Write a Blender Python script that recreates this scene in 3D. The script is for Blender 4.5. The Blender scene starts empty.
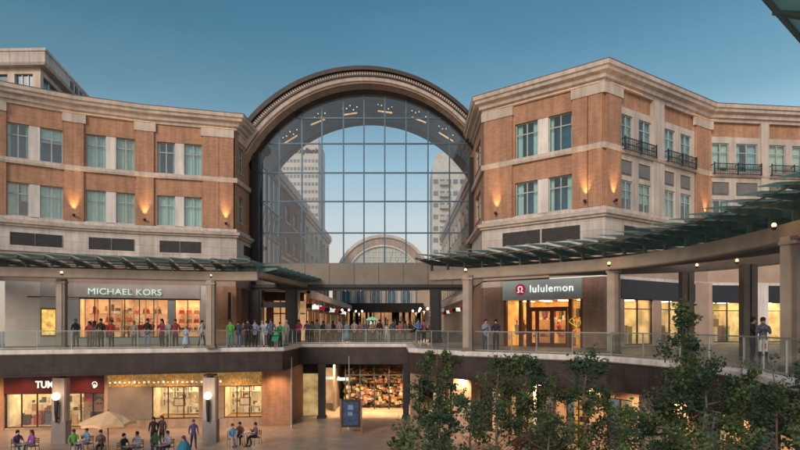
import bpy, bmesh, math, random
from mathutils import Vector, Matrix, noise
random.seed(7)
E = 7.2            # eye height above the plaza; all heights below are written relative to it
F = 571.0          # focal length of the photograph in its own pixels
C = bpy.context.scene.collection
def X_(px, Y): return (px-400)/F*Y
def Z_(py, Y): return (324-py)/F*Y
ORG = {}

# ------------------------------------------------------------------ materials
def mat(name, col, rough=.7, var=.12, scale=2.5, bump=0, metal=0, em=None, es=0, kind=None, col2=None, spec=.4, bscale=None):
    m = bpy.data.materials.new(name); m.use_nodes = True
    nt = m.node_tree; n = nt.nodes; l = nt.links
    b = n['Principled BSDF']
    b.inputs['Roughness'].default_value = rough; b.inputs['Metallic'].default_value = metal
    b.inputs['Specular IOR Level'].default_value = spec
    geo = n.new('ShaderNodeNewGeometry')
    nz = n.new('ShaderNodeTexNoise'); nz.inputs['Scale'].default_value = scale; nz.inputs['Detail'].default_value = 6
    l.new(geo.outputs['Position'], nz.inputs['Vector'])
    rp = n.new('ShaderNodeValToRGB')
    a = [max(0, c*(1-var)) for c in col]; c2 = col2 or [min(1, c*(1+var)) for c in col]
    rp.color_ramp.elements[0].position = .32; rp.color_ramp.elements[1].position = .68
    rp.color_ramp.elements[0].color = (*a, 1); rp.color_ramp.elements[1].color = (*c2, 1)
    l.new(nz.outputs['Fac'], rp.inputs['Fac'])
    out = rp.outputs['Color']
    if kind == 'brick':
        uv = n.new('ShaderNodeUVMap')
        br = n.new('ShaderNodeTexBrick'); br.inputs['Scale'].default_value = 1
        br.inputs['Brick Width'].default_value = .30; br.inputs['Row Height'].default_value = .1
        br.inputs['Mortar Size'].default_value = .012; br.inputs['Bias'].default_value = -.2
        br.inputs['Color1'].default_value = (*[c*.8 for c in col], 1); br.inputs['Color2'].default_value = (*[min(1,c*1.2) for c in col], 1)
        br.inputs['Mortar'].default_value = (*[c*.7+.06 for c in col], 1)
        l.new(uv.outputs['UV'], br.inputs['Vector'])
        mx = n.new('ShaderNodeMix'); mx.data_type = 'RGBA'; mx.inputs['Factor'].default_value = .35
        l.new(br.outputs['Color'], mx.inputs['A']); l.new(out, mx.inputs['B']); out = mx.outputs['Result']
    if kind == 'panel':   # large stone slabs with joints
        uv = n.new('ShaderNodeUVMap')
        br = n.new('ShaderNodeTexBrick'); br.offset = 0; br.inputs['Scale'].default_value = 1
        br.inputs['Brick Width'].default_value = 1.5; br.inputs['Row Height'].default_value = .62
        br.inputs['Mortar Size'].default_value = .012
        br.inputs['Color1'].default_value = (1, 1, 1, 1); br.inputs['Color2'].default_value = (.86, .86, .87, 1)
        br.inputs['Mortar'].default_value = (.45, .42, .4, 1)
        l.new(uv.outputs['UV'], br.inputs['Vector'])
        mx = n.new('ShaderNodeMix'); mx.data_type = 'RGBA'; mx.blend_type = 'MULTIPLY'; mx.inputs['Factor'].default_value = .85
        l.new(out, mx.inputs['A']); l.new(br.outputs['Color'], mx.inputs['B']); out = mx.outputs['Result']
    if kind == 'paving':
        br = n.new('ShaderNodeTexBrick'); br.inputs['Scale'].default_value = 1
        br.inputs['Brick Width'].default_value = 1.2; br.inputs['Row Height'].default_value = .6
        br.inputs['Mortar Size'].default_value = .012
        br.inputs['Color1'].default_value = (1, 1, 1, 1); br.inputs['Color2'].default_value = (.7, .7, .72, 1)
        br.inputs['Mortar'].default_value = (.4, .38, .36, 1)
        l.new(geo.outputs['Position'], br.inputs['Vector'])
        mx = n.new('ShaderNodeMix'); mx.data_type = 'RGBA'; mx.blend_type = 'MULTIPLY'; mx.inputs['Factor'].default_value = .9
        l.new(out, mx.inputs['A']); l.new(br.outputs['Color'], mx.inputs['B']); out = mx.outputs['Result']
    # dirt at large scale
    if kind in ('brick', 'panel', 'paving') or var > .05:
        n2 = n.new('ShaderNodeTexNoise'); n2.inputs['Scale'].default_value = .35; n2.inputs['Detail'].default_value = 5
        l.new(geo.outputs['Position'], n2.inputs['Vector'])
        r2 = n.new('ShaderNodeMapRange'); r2.inputs['From Min'].default_value = .3; r2.inputs['From Max'].default_value = .7
        r2.inputs['To Min'].default_value = .84; r2.inputs['To Max'].default_value = 1.1
        l.new(n2.outputs['Fac'], r2.inputs['Value'])
        vm = n.new('ShaderNodeVectorMath'); vm.operation = 'SCALE'
        l.new(out, vm.inputs[0]); l.new(r2.outputs['Result'], vm.inputs['Scale']); out = vm.outputs['Vector']
    if kind in ('brick', 'panel') or 'trim' in name or 'stone' in name:   # rain streaks
        mp = n.new('ShaderNodeMapping'); mp.inputs['Scale'].default_value = (2.6, 2.6, .22); l.new(geo.outputs['Position'], mp.inputs['Vector'])
        n3 = n.new('ShaderNodeTexNoise'); n3.inputs['Scale'].default_value = 1.0; n3.inputs['Detail'].default_value = 7; n3.inputs['Roughness'].default_value = .65; l.new(mp.outputs['Vector'], n3.inputs['Vector'])
        r3 = n.new('ShaderNodeMapRange'); r3.inputs['From Min'].default_value = .38; r3.inputs['From Max'].default_value = .6; r3.inputs['To Min'].default_value = .78; r3.inputs['To Max'].default_value = 1.04
        l.new(n3.outputs['Fac'], r3.inputs['Value'])
        v3 = n.new('ShaderNodeVectorMath'); v3.operation = 'SCALE'; l.new(out, v3.inputs[0]); l.new(r3.outputs['Result'], v3.inputs['Scale']); out = v3.outputs['Vector']
    l.new(out, b.inputs['Base Color'])
    if name.startswith('leaf'):
        tl = n.new('ShaderNodeBsdfTranslucent'); ml = n.new('ShaderNodeMixShader'); ml.inputs['Fac'].default_value = .35
        l.new(out, tl.inputs['Color']); l.new(b.outputs[0], ml.inputs[1]); l.new(tl.outputs[0], ml.inputs[2]); l.new(ml.outputs[0], n['Material Output'].inputs['Surface'])
    if bump:
        bp = n.new('ShaderNodeBump'); bp.inputs['Strength'].default_value = bump; bp.inputs['Distance'].default_value = .03
        nb = n.new('ShaderNodeTexNoise'); nb.inputs['Scale'].default_value = bscale or scale*6
        l.new(geo.outputs['Position'], nb.inputs['Vector'])
        l.new(nb.outputs['Fac'], bp.inputs['Height']); l.new(bp.outputs['Normal'], b.inputs['Normal'])
    if em:
        if es < 3:
            vm = n.new('ShaderNodeVectorMath'); vm.operation = 'MULTIPLY'
            gn = n.new('ShaderNodeMapRange'); gn.inputs['To Min'].default_value = .55; gn.inputs['To Max'].default_value = 1.3
            gn.inputs['From Min'].default_value = .3; gn.inputs['From Max'].default_value = .7
            l.new(nz.outputs['Fac'], gn.inputs['Value'])
            vm.inputs[1].default_value = em; l.new(gn.outputs['Result'], vm.inputs[0])
            l.new(vm.outputs['Vector'], b.inputs['Emission Color'])
        else:
            b.inputs['Emission Color'].default_value = (*em, 1)
        b.inputs['Emission Strength'].default_value = es
    return m

def glass(name, tint=(.9, .95, .95), refl=.12, body=None, bodyf=0, rough=.02, facing=.5):
    m = bpy.data.materials.new(name); m.use_nodes = True
    nt = m.node_tree; n = nt.nodes; l = nt.links; n.remove(n['Principled BSDF'])
    out = n['Material Output']
    tr = n.new('ShaderNodeBsdfTransparent'); tr.inputs['Color'].default_value = (*tint, 1)
    gl = n.new('ShaderNodeBsdfGlossy'); gl.inputs['Roughness'].default_value = rough
    lw = n.new('ShaderNodeLayerWeight'); lw.inputs['Blend'].default_value = .25
    mr = n.new('ShaderNodeMapRange'); mr.inputs['To Min'].default_value = refl; mr.inputs['To Max'].default_value = min(1, refl+facing)
    l.new(lw.outputs['Fresnel'], mr.inputs['Value'])
    mx = n.new('ShaderNodeMixShader'); l.new(mr.outputs['Result'], mx.inputs['Fac'])
    l.new(tr.outputs[0], mx.inputs[1]); l.new(gl.outputs[0], mx.inputs[2]); s = mx.outputs[0]
    if body:
        df = n.new('ShaderNodeBsdfDiffuse'); df.inputs['Color'].default_value = (*body, 1)
        tl = n.new('ShaderNodeBsdfTranslucent'); tl.inputs['Color'].default_value = (*body, 1)
        ad = n.new('ShaderNodeMixShader'); ad.inputs['Fac'].default_value = .5
        l.new(df.outputs[0], ad.inputs[1]); l.new(tl.outputs[0], ad.inputs[2])
        geo = n.new('ShaderNodeNewGeometry'); nz = n.new('ShaderNodeTexNoise'); nz.inputs['Scale'].default_value = 1.4
        l.new(geo.outputs['Position'], nz.inputs['Vector'])
        m2 = n.new('ShaderNodeMapRange'); m2.inputs['To Min'].default_value = bodyf*.6; m2.inputs['To Max'].default_value = min(1, bodyf*1.4)
        l.new(nz.outputs['Fac'], m2.inputs['Value'])
        mm = n.new('ShaderNodeMixShader'); l.new(m2.outputs['Result'], mm.inputs['Fac'])
        l.new(s, mm.inputs[1]); l.new(ad.outputs[0], mm.inputs[2]); s = mm.outputs[0]
    l.new(s, out.inputs['Surface'])
    return m

M = {}
M['brick'] = mat('brick', (.47, .255, .155), .85, .15, 1.6, .25, kind='brick')
M['brick_dark'] = mat('brick_dark', (.13, .075, .06), .85, .2, 1.6, .2, kind='brick')
M['stone'] = mat('stone', (.62, .56, .51), .75, .08, 1.2, .12, kind='panel')
M['stone_trim'] = mat('stone_trim', (.58, .49, .42), .7, .1, 1.0, .1)
M['stone_warm'] = mat('stone_warm', (.42, .3, .22), .7, .12, 1.2, .1, kind='panel')
M['stone_white'] = mat('stone_white', (.7, .66, .62), .65, .07, 1.0, .08)
M['plaster'] = mat('plaster', (.44, .32, .25), .85, .1, 1.0, .1)
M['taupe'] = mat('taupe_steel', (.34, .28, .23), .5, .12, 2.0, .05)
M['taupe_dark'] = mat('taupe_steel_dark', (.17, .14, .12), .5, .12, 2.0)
M['dark_metal'] = mat('dark_metal', (.022, .024, .027), .4, .2, 3)
M['black'] = mat('blackened', (.012, .012, .013), .6, .1, 3)
M['fascia_dark'] = mat('fascia_dark', (.05, .037, .035), .55, .25, 1.2, kind='panel')
M['bridge_panel'] = mat('bridge_panel', (.2, .17, .145), .5, .08, 1.5)
M['green_metal'] = mat('green_bronze', (.10, .16, .15), .45, .2, 3)
M['win_frame'] = mat('win_frame', (.38, .44, .41), .5, .1, 3)
M['curtain'] = mat('curtain', (.66, .74, .68), .9, .07, 3)
M['curtain_cool'] = mat('curtain_cool', (.42,.58,.6), .9, .08, 3); M['curtain_warm'] = mat('curtain_warm', (.72,.68,.55), .9, .08, 3)
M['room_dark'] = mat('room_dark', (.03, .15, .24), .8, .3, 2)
M['pane'] = glass('window_pane', (.72, .92, .94), .15)
M['shop_glass'] = glass('shop_glass', (.95, .96, .95), .05, facing=.35)
M['rail_glass'] = glass('rail_glass', (.84, .92, .9), .05, (.35, .45, .42), .06)
M['wall_glass'] = glass('curtain_wall_glass', (.9, .96, 1), .11, facing=.3)
M['canopy_glass'] = glass('canopy_glass', (.45, .68, .66), .2, (.42, .60, .57), .6, .12)
M['mullion'] = mat('mullion', (.06, .12, .17), .4, .1, 3, metal=.3)
M['steel'] = mat('steel', (.42, .44, .43), .35, .1, 3, metal=.7)
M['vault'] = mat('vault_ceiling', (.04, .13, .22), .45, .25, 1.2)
M['louvre'] = mat('louvre', (.05, .05, .052), .6, .2, 4)
M['panel_gray'] = mat('panel_gray', (.17, .165, .16), .5, .12, 2)
M['paving'] = mat('paving', (.4, .32, .27), .34, .12, 1.1, .05, kind='paving')
M['deck_paving'] = mat('deck_paving', (.3, .24, .2), .45, .12, 1.1, .05, kind='paving')
M['ceiling'] = mat('soffit', (.2, .15, .12), .8, .1, 1.5)
M['lamp'] = mat('lamp_glow', (1, .8, .5), em=(1, .6, .24), es=3.2)
M['bulb_small'] = mat('bulb_small', (1, .8, .6), em=(1, .7, .4), es=1.3)
M['globe'] = mat('globe_glow', (1, .85, .7), em=(1, .78, .5), es=4.5)
M['cove'] = mat('cove_glow', (1, .7, .4), em=(1, .5, .2), es=.35)
M['shop_warm_glow'] = mat('shop_warm_glow', (.75, .5, .3), .7, .3, 1.2, em=(.95, .52, .24), es=.5)  # shop walls glow by themselves; interior light is put into their emission
M['shop_cream_glow'] = mat('shop_cream_glow', (.75, .65, .42), .7, .25, 1.3, em=(.9, .66, .34), es=.38)
M['shop_yellow_glow'] = mat('shop_yellow_glow', (.6, .5, .28), .7, .5, 1.2, em=(.85, .58, .22), es=.4)
M['shop_orange_glow'] = mat('shop_orange_glow', (.7, .4, .12), .7, .4, 1.4, em=(.95, .45, .1), es=.5)
M['shop_light'] = mat('shop_light', (1, .85, .6), em=(1, .66, .34), es=20)
M['shelf'] = mat('shelf_wood', (.5, .32, .18), .6, .1, 3)
M['white'] = mat('white_paint', (.72, .7, .66), .6, .05, 2)
M['sign_white'] = mat('sign_white', (.9, .9, .88), .5, .02, 2, em=(.8, .95, .85), es=.9)
M['sign_mint'] = mat('sign_mint', (.8, .9, .84), .5, .02, 2, em=(.6, 1, .8), es=.45)
M['sign_gray'] = mat('sign_gray', (.40, .46, .47), .5, .06, 2)
M['maroon'] = mat('maroon', (.11, .013, .02), .5, .12, 2)
M['red'] = mat('logo_red', (.45, .015, .06), .5, .05, 3, em=(.5, .02, .08), es=.3)
M['door_wood'] = mat('door_wood', (.13, .03, .015), .4, .2, 4)
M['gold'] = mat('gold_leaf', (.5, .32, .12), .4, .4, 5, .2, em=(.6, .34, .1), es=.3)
M['gray_wall'] = mat('gray_wall', (.24, .21, .2), .7, .07, 2)
M['umbrella'] = mat('umbrella_cloth', (.88, .55, .3), .85, .06, 3)
M['wood'] = mat('wood', (.22, .12, .06), .6, .2, 5)
M['bark'] = mat('bark', (.16, .125, .10), .9, .3, 8, .4)
M['rock'] = mat('rock', (.34, .2, .12), .8, .5, 2.2, .6, col2=(.55, .42, .3))
M['screen'] = mat('screen', (.03, .05, .1), .25, .3, 4, em=(.1, .16, .3), es=.1)
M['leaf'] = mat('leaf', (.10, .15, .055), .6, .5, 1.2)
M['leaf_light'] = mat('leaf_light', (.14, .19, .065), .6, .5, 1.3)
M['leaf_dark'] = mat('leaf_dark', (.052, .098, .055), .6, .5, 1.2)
M['leaf_red'] = mat('leaf_red', (.22, .05, .04), .6, .5, 1.5)
M['tower_white'] = mat('tower_white', (.52, .5, .46), .7, .06, .05)
M['tower_glass'] = mat('tower_glass', (.14, .18, .21), .3, .2, .1)
M['tower_stone'] = mat('tower_stone', (.45, .42, .37), .8, .06, .05)
M['cream_far'] = mat('cream_far', (.5, .42, .33), .8, .1, .3)
M['neon_green'] = mat('kiosk_green', (.3, .6, .42), .5, .2, 3, em=(.25, .62, .4), es=.8)
M['blue_glass'] = mat('blue_glass', (.05, .16, .24), .15, .35, .8, spec=.7)
COLS = {}
def cloth(c):
    k = tuple(round(x, 3) for x in c)
    if k not in COLS: COLS[k] = mat('cloth', c, .85, .12, 9, .1)
    return COLS[k]

# ------------------------------------------------------------------ mesh builder
class MB:
    def __init__(s): s.v = []; s.f = []; s.mi = []; s.m = 0; s.smooth = False
    def quad(s, pts, flip=False):
        i = len(s.v); s.v += [Vector(p) for p in pts]
        idx = list(range(i, i+len(pts)))
        s.f.append(idx[::-1] if flip else idx); s.mi.append(s.m)
    def hexa(s, p):  # 8 points: bottom loop 0-3, top loop 4-7
        i = len(s.v); s.v += [Vector(q) for q in p]
        for a in ((3,2,1,0),(4,5,6,7),(0,1,5,4),(1,2,6,5),(2,3,7,6),(3,0,4,7)):
            s.f.append([i+k for k in a]); s.mi.append(s.m)
    def box(s, x0,x1,y0,y1,z0,z1):
        s.hexa([(x0,y0,z0),(x1,y0,z0),(x1,y1,z0),(x0,y1,z0),(x0,y0,z1),(x1,y0,z1),(x1,y1,z1),(x0,y1,z1)])
    def fbox(s, fr, s0,s1,n0,n1,z0,z1):
        P = fr.pt
        s.hexa([P(s0,n1,z0),P(s1,n1,z0),P(s1,n0,z0),P(s0,n0,z0),P(s0,n1,z1),P(s1,n1,z1),P(s1,n0,z1),P(s0,n0,z1)])
    def sweep(s, path, prof, caps=True):   # path: 2D points, prof: closed (n,z) loop
        N = len(path); rings = []
        for i in range(N):
            p = Vector(path[i][:2])
            d = []
            if i > 0: d.append((p-Vector(path[i-1][:2])).normalized())
            if i < N-1: d.append((Vector(path[i+1][:2])-p).normalized())
            nn = [Vector((q.y, -q.x)) for q in d]
            if len(nn) == 2:
                m = (nn[0]+nn[1]).normalized(); m = m/max(.3, m.dot(nn[0]))
            else: m = nn[0]
            base = len(s.v)
            for (n_, z) in prof: s.v.append(Vector((p.x+m.x*n_, p.y+m.y*n_, z)))
            rings.append(base)
        K = len(prof)
        for i in range(N-1):
            a, b = rings[i], rings[i+1]
            for k in range(K):
                k2 = (k+1) % K
                s.f.append([a+k, b+k, b+k2, a+k2]); s.mi.append(s.m)
        if caps:
            s.f.append([rings[0]+k for k in range(K)]); s.mi.append(s.m)
            s.f.append([rings[-1]+k for k in range(K)][::-1]); s.mi.append(s.m)
    def strip(s, path, n0, n1, z0, z1): s.sweep(path, [(n1,z0),(n1,z1),(n0,z1),(n0,z0)][::-1])
    def tube(s, pts, r, seg=8, r2=None, cap=True):
        pts = [Vector(p) for p in pts]; N = len(pts); rings = []
        for i, p in enumerate(pts):
            d = (pts[min(i+1,N-1)]-pts[max(i-1,0)]).normalized()
            a = d.orthogonal().normalized() if i == 0 else (a - d*a.dot(d)).normalized()
            b = d.cross(a)
            rr = (r[i] if isinstance(r, (list,tuple)) else (r if r2 is None else r+(r2-r)*i/(N-1)))
            base = len(s.v)
            for k in range(seg):
                t = 2*math.pi*k/seg; s.v.append(p+(a*math.cos(t)+b*math.sin(t))*rr)
            rings.append(base)
        for i in range(N-1):
            for k in range(seg):
                k2 = (k+1) % seg
                s.f.append([rings[i]+k, rings[i]+k2, rings[i+1]+k2, rings[i+1]+k]); s.mi.append(s.m)
        if cap:
            s.f.append([rings[0]+k for k in range(seg)][::-1]); s.mi.append(s.m)
            s.f.append([rings[-1]+k for k in range(seg)]); s.mi.append(s.m)
    def lathe(s, c, prof, seg=16):
        c = Vector(c); rings = []
        for (r, z) in prof:
            base = len(s.v)
            for k in range(seg):
                t = 2*math.pi*k/seg; s.v.append(c+Vector((r*math.cos(t), r*math.sin(t), z)))
            rings.append(base)
        for i in range(len(prof)-1):
            for k in range(seg):
                k2 = (k+1) % seg
                s.f.append([rings[i]+k, rings[i]+k2, rings[i+1]+k2, rings[i+1]+k]); s.mi.append(s.m)
    def ball(s, c, r, seg=12, sc=(1,1,1), th0=-math.pi/2):
        n_ = 8; c = Vector(c); rings = []
        for j in range(n_+1):
            ph = th0+(math.pi/2-th0)*j/n_
            base = len(s.v)
            for k in range(seg):
                t = 2*math.pi*k/seg
                s.v.append(c+Vector((r*sc[0]*math.cos(ph)*math.cos(t), r*sc[1]*math.cos(ph)*math.sin(t), r*sc[2]*math.sin(ph))))
            rings.append(base)
        for i in range(n_):
            for k in range(seg):
                k2 = (k+1) % seg
                s.f.append([rings[i]+k, rings[i]+k2, rings[i+1]+k2, rings[i+1]+k]); s.mi.append(s.m)
    def build(s, name, mats, parent=None, world=True, smooth=False, loc=None):
        if not isinstance(mats, (list, tuple)): mats = [mats]
        mats = [M[m] if isinstance(m, str) else m for m in mats]
        off = Vector((0,0,0))
        if world:
            off = Vector((0,0,E))
            if parent is not None: off = off - ORG.get(parent.name, Vector((0,0,0)))
        base = Vector((0,0,0))
        if world and parent is None and s.v:
            lo = Vector([min(v[i] for v in s.v) for i in range(3)]); hi = Vector([max(v[i] for v in s.v) for i in range(3)])
            base = Vector(((lo.x+hi.x)/2, (lo.y+hi.y)/2, lo.z+E)); 
        me = bpy.data.meshes.new(name)
        me.from_pydata([v+off-base for v in s.v], [], s.f)
        for m in mats: me.materials.append(m)
        me.polygons.foreach_set('material_index', s.mi)
        uvl = me.uv_layers.new(name='UVMap'); data = uvl.data
        for p in me.polygons:
            nn = p.normal
            if abs(nn.z) > .8: t = Vector((1,0,0)); q = Vector((0,1,0))
            else:
                t = Vector((-nn.y, nn.x, 0)).normalized(); q = Vector((0,0,1))
            for li in p.loop_indices:
                co = me.vertices[me.loops[li].vertex_index].co
                data[li].uv = (co.dot(t), co.dot(q))
        if smooth: me.polygons.foreach_set('use_smooth', [True]*len(me.polygons))
        me.update()
        o = bpy.data.objects.new(name, me); C.objects.link(o)
        if parent is not None: o.parent = parent; ORG[o.name] = ORG.get(parent.name, Vector((0,0,0)))
        else: o.location = base; ORG[o.name] = base
        if loc is not None: o.location = loc
        return o

class Fr:
    def __init__(s, a, b):
        s.a = Vector(a[:2]); d = Vector(b[:2])-s.a; s.L = d.length; s.t = d/s.L; s.n = Vector((s.t.y, -s.t.x))
    def pt(s, u, n, z): q = s.a+s.t*u+s.n*n; return Vector((q.x, q.y, z))
    def px(s, px):
        k = (px-400)/F; return (k*s.a.y-s.a.x)/(s.t.x-k*s.t.y)

class Path:   # facade line, read left to right
    def __init__(s, pts): s.p = [Vector(q) for q in pts]
    def at(s, px):
        for i in range(len(s.p)-1):
            a, b = s.p[i], s.p[i+1]; fr = Fr(a, b); u = fr.px(px)
            if (u >= -1e-6 or i == 0) and (u <= fr.L+1e-6 or i == len(s.p)-2): return a+(b-a)*(u/fr.L)
        return s.p[-1]
    def sub(s, a, b):
        A, B = s.at(a), s.at(b); out = [A]
        for q in s.p:
            k = q.x/q.y*F+400
            if a+.05 < k < b-.05: out.append(q)
        out.append(B); return out
    def fr(s, a, b): return Fr(s.at(a), s.at(b))

def tag(o, label=None, cat=None, group=None, kind=None):
    if label: o['label'] = label
    if cat: o['category'] = cat
    if group: o['group'] = group
    if kind: o['kind'] = kind
    return o
def thing(name, label, cat, loc, group=None, rz=0):      # loc in eye-relative height
    o = bpy.data.objects.new(name, None); C.objects.link(o); o.empty_display_size = .3
    o.location = (loc[0], loc[1], loc[2]+E); o.rotation_euler = (0,0,rz)
    ORG[o.name] = Vector(o.location)
    return tag(o, label, cat, group)
def copy_tree(o, parent=None):
    c = o.copy(); C.objects.link(c)
    if parent is not None: c.parent = parent
    for ch in list(o.children): copy_tree(ch, c)
    return c
def light(name, typ, loc, energy, col, parent=None, size=.1, spot=None, blend=.6, direc=None):
    L = bpy.data.lights.new(name, typ); L.energy = energy; L.color = col
    if typ in ('POINT', 'SPOT'): L.shadow_soft_size = size
    if typ == 'AREA': L.size = size
    if spot: L.spot_size = spot; L.spot_blend = blend
    o = bpy.data.objects.new(name, L); C.objects.link(o)
    p = Vector((loc[0], loc[1], loc[2]+E))
    if direc: o.rotation_euler = Vector(direc).to_track_quat('-Z', 'Y').to_euler()
    if parent is not None: o.parent = parent; p = p-ORG[parent.name]
    o.location = p
    return o
def text(s, size, mname, origin, fr, parent, name='lettering', ext=.03, center=True, bold=0, spacing=1.0, sx=1):
    cu = bpy.data.curves.new('txt', 'FONT'); cu.body = s; cu.size = size; cu.extrude = ext; cu.offset = bold
    cu.space_character = spacing
    if center: cu.align_x = 'CENTER'
    cu.resolution_u = 3
    t = bpy.data.objects.new('txt', cu); C.objects.link(t)
    dg = bpy.context.evaluated_depsgraph_get(); me = bpy.data.meshes.new_from_object(t.evaluated_get(dg))
    bpy.data.objects.remove(t)
    tx, n = fr.t, fr.n
    off = Vector((origin[0], origin[1], origin[2]+E))-ORG.get(parent.name, Vector((0,0,0)))
    for v in me.vertices:
        c = v.co.copy(); v.co = off+Vector((tx.x*c.x*sx+n.x*c.z, tx.y*c.x*sx+n.y*c.z, c.y))
    me.materials.clear(); me.materials.append(M[mname] if isinstance(mname, str) else mname)
    o = bpy.data.objects.new(name, me); C.objects.link(o); o.parent = parent
    ORG[o.name] = ORG.get(parent.name, Vector((0,0,0)))
    return o
def smooth_path(pts, step=.75):
    P = [Vector(p) for p in pts]; out = []
    for i in range(len(P)-1):
        p0 = P[max(i-1,0)]; p1 = P[i]; p2 = P[i+1]; p3 = P[min(i+2,len(P)-1)]
        n = max(1, int((p2-p1).length/step))
        for k in range(n):
            t = k/n
            out.append(.5*((2*p1)+(p2-p0)*t+(2*p0-5*p1+4*p2-p3)*t*t+(3*p1-p0-3*p2+p3)*t**3))
    out.append(P[-1]); return out

# ------------------------------------------------------------------ ground and upper walkway
g = MB()
g.quad([(-400,-120,-7.2),(400,-120,-7.2),(400,900,-7.2),(-400,900,-7.2)])
tag(g.build('plaza_ground', 'paving'), 'tan paved plaza floor', kind='structure')

edge_px = [(-110,351),(0,350.2),(70,349.4),(200,348),(282,347),(300,343.6),(408,343.6),(411,348),(462,351),(534,353.5),(607,356),(673,361),(734,368.5),(800,381),(850,393)]
edge = [Vector((X_(p, 856.5/(y-324)), 856.5/(y-324))) for p, y in edge_px]
poly = edge+[Vector((34,12)),Vector((34,62)),Vector((9.5,62)),Vector((9.5,128)),Vector((-14,128)),Vector((-14,62)),Vector((-34,62))]
from mathutils.geometry import tessellate_polygon
def slab(mb, poly, z0, z1):
    tri = tessellate_polygon([[Vector((p.x,p.y,0)) for p in poly]])
    b = len(mb.v)
    for p in poly: mb.v.append(Vector((p.x,p.y,z1)))
    for p in poly: mb.v.append(Vector((p.x,p.y,z0)))
    n = len(poly)
    for t in tri:
        a = [poly[i] for i in t]
        up = (a[1]-a[0]).cross(a[2]-a[0]) > 0 if True else True
        t = list(t) if up else list(t)[::-1]
        mb.f.append([b+i for i in t]); mb.mi.append(0)
        mb.f.append([b+n+i for i in t[::-1]]); mb.mi.append(1)
    for i in range(n):
        j = (i+1) % n
        mb.f.append([b+i, b+n+i, b+n+j, b+j]); mb.mi.append(1)
dk = MB(); slab(dk, poly, -3.05, -1.52)
deck = tag(dk.build('upper_walkway', ['deck_paving', 'ceiling']), 'upper level walkway slab', kind='structure')
b = MB(); b.sweep(edge, [(-.35,-1.5),(.1,-1.5),(.16,-1.56),(.16,-1.74),(.08,-1.8),(-.35,-1.8)][::-1]); b.build('edge_band', 'stone_white', deck)
b = MB(); b.sweep(edge, [(-.3,-1.81),(.03,-1.81),(.03,-2.95),(.1,-2.97),(.1,-3.07),(-.3,-3.07)][::-1]); b.build('fascia', 'fascia_dark', deck)

# railing
def railing(path, label):
    t = thing('glass_railing', label, 'railing', (path[0].x, path[0].y, -1.5), 'glass railings along the upper walkway')
    b = MB(); b.sweep(path, [(-.03,-.44),(.03,-.44),(.03,-.39),(-.03,-.39)][::-1]); b.build('top_rail', 'steel', t)
    b = MB(); b.sweep(path, [(-.02,-1.46),(.02,-1.46),(.02,-1.40),(-.02,-1.40)][::-1]); b.build('bottom_rail', 'steel', t)
    # resample posts
    for i in range(len(path)-1):
        fr = Fr(path[i], path[i+1]); k = max(1, round(fr.L/1.7)); w = fr.L/k
        for j in range(k):
            b = MB(); b.fbox(fr, j*w-.022, j*w+.022, -.03, .03, -1.5, -.44); b.build('post', 'steel', t)
            b = MB(); b.quad([fr.pt(j*w+.05,0,-1.39),fr.pt(j*w+w-.05,0,-1.39),fr.pt(j*w+w-.05,0,-.45),fr.pt(j*w+.05,0,-.45)]); b.build('glass_panel', 'rail_glass', t)
    return t
def inset(path, d):
    out = []
    for i, p in enumerate(path):
        ds = []
        if i > 0: ds.append((p-path[i-1]).normalized())
        if i < len(path)-1: ds.append((path[i+1]-p).normalized())
        nn = [Vector((q.y,-q.x)) for q in ds]; m = nn[0] if len(nn)==1 else (nn[0]+nn[1]).normalized()/max(.5,(nn[0]+nn[1]).normalized().dot(nn[0]))
        out.append(p-m*d)
    return out
ins = inset(edge, .32)
railing(ins[0:5], 'long straight glass railing with steel top rail in front of the handbag shop')
railing(ins[4:7], 'glass railing spanning the walkway under the glass arch')
railing(ins[7:11], 'glass railing in front of the athletic wear shop')
railing(ins[10:], 'curved glass railing behind the trees at the right')

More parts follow.
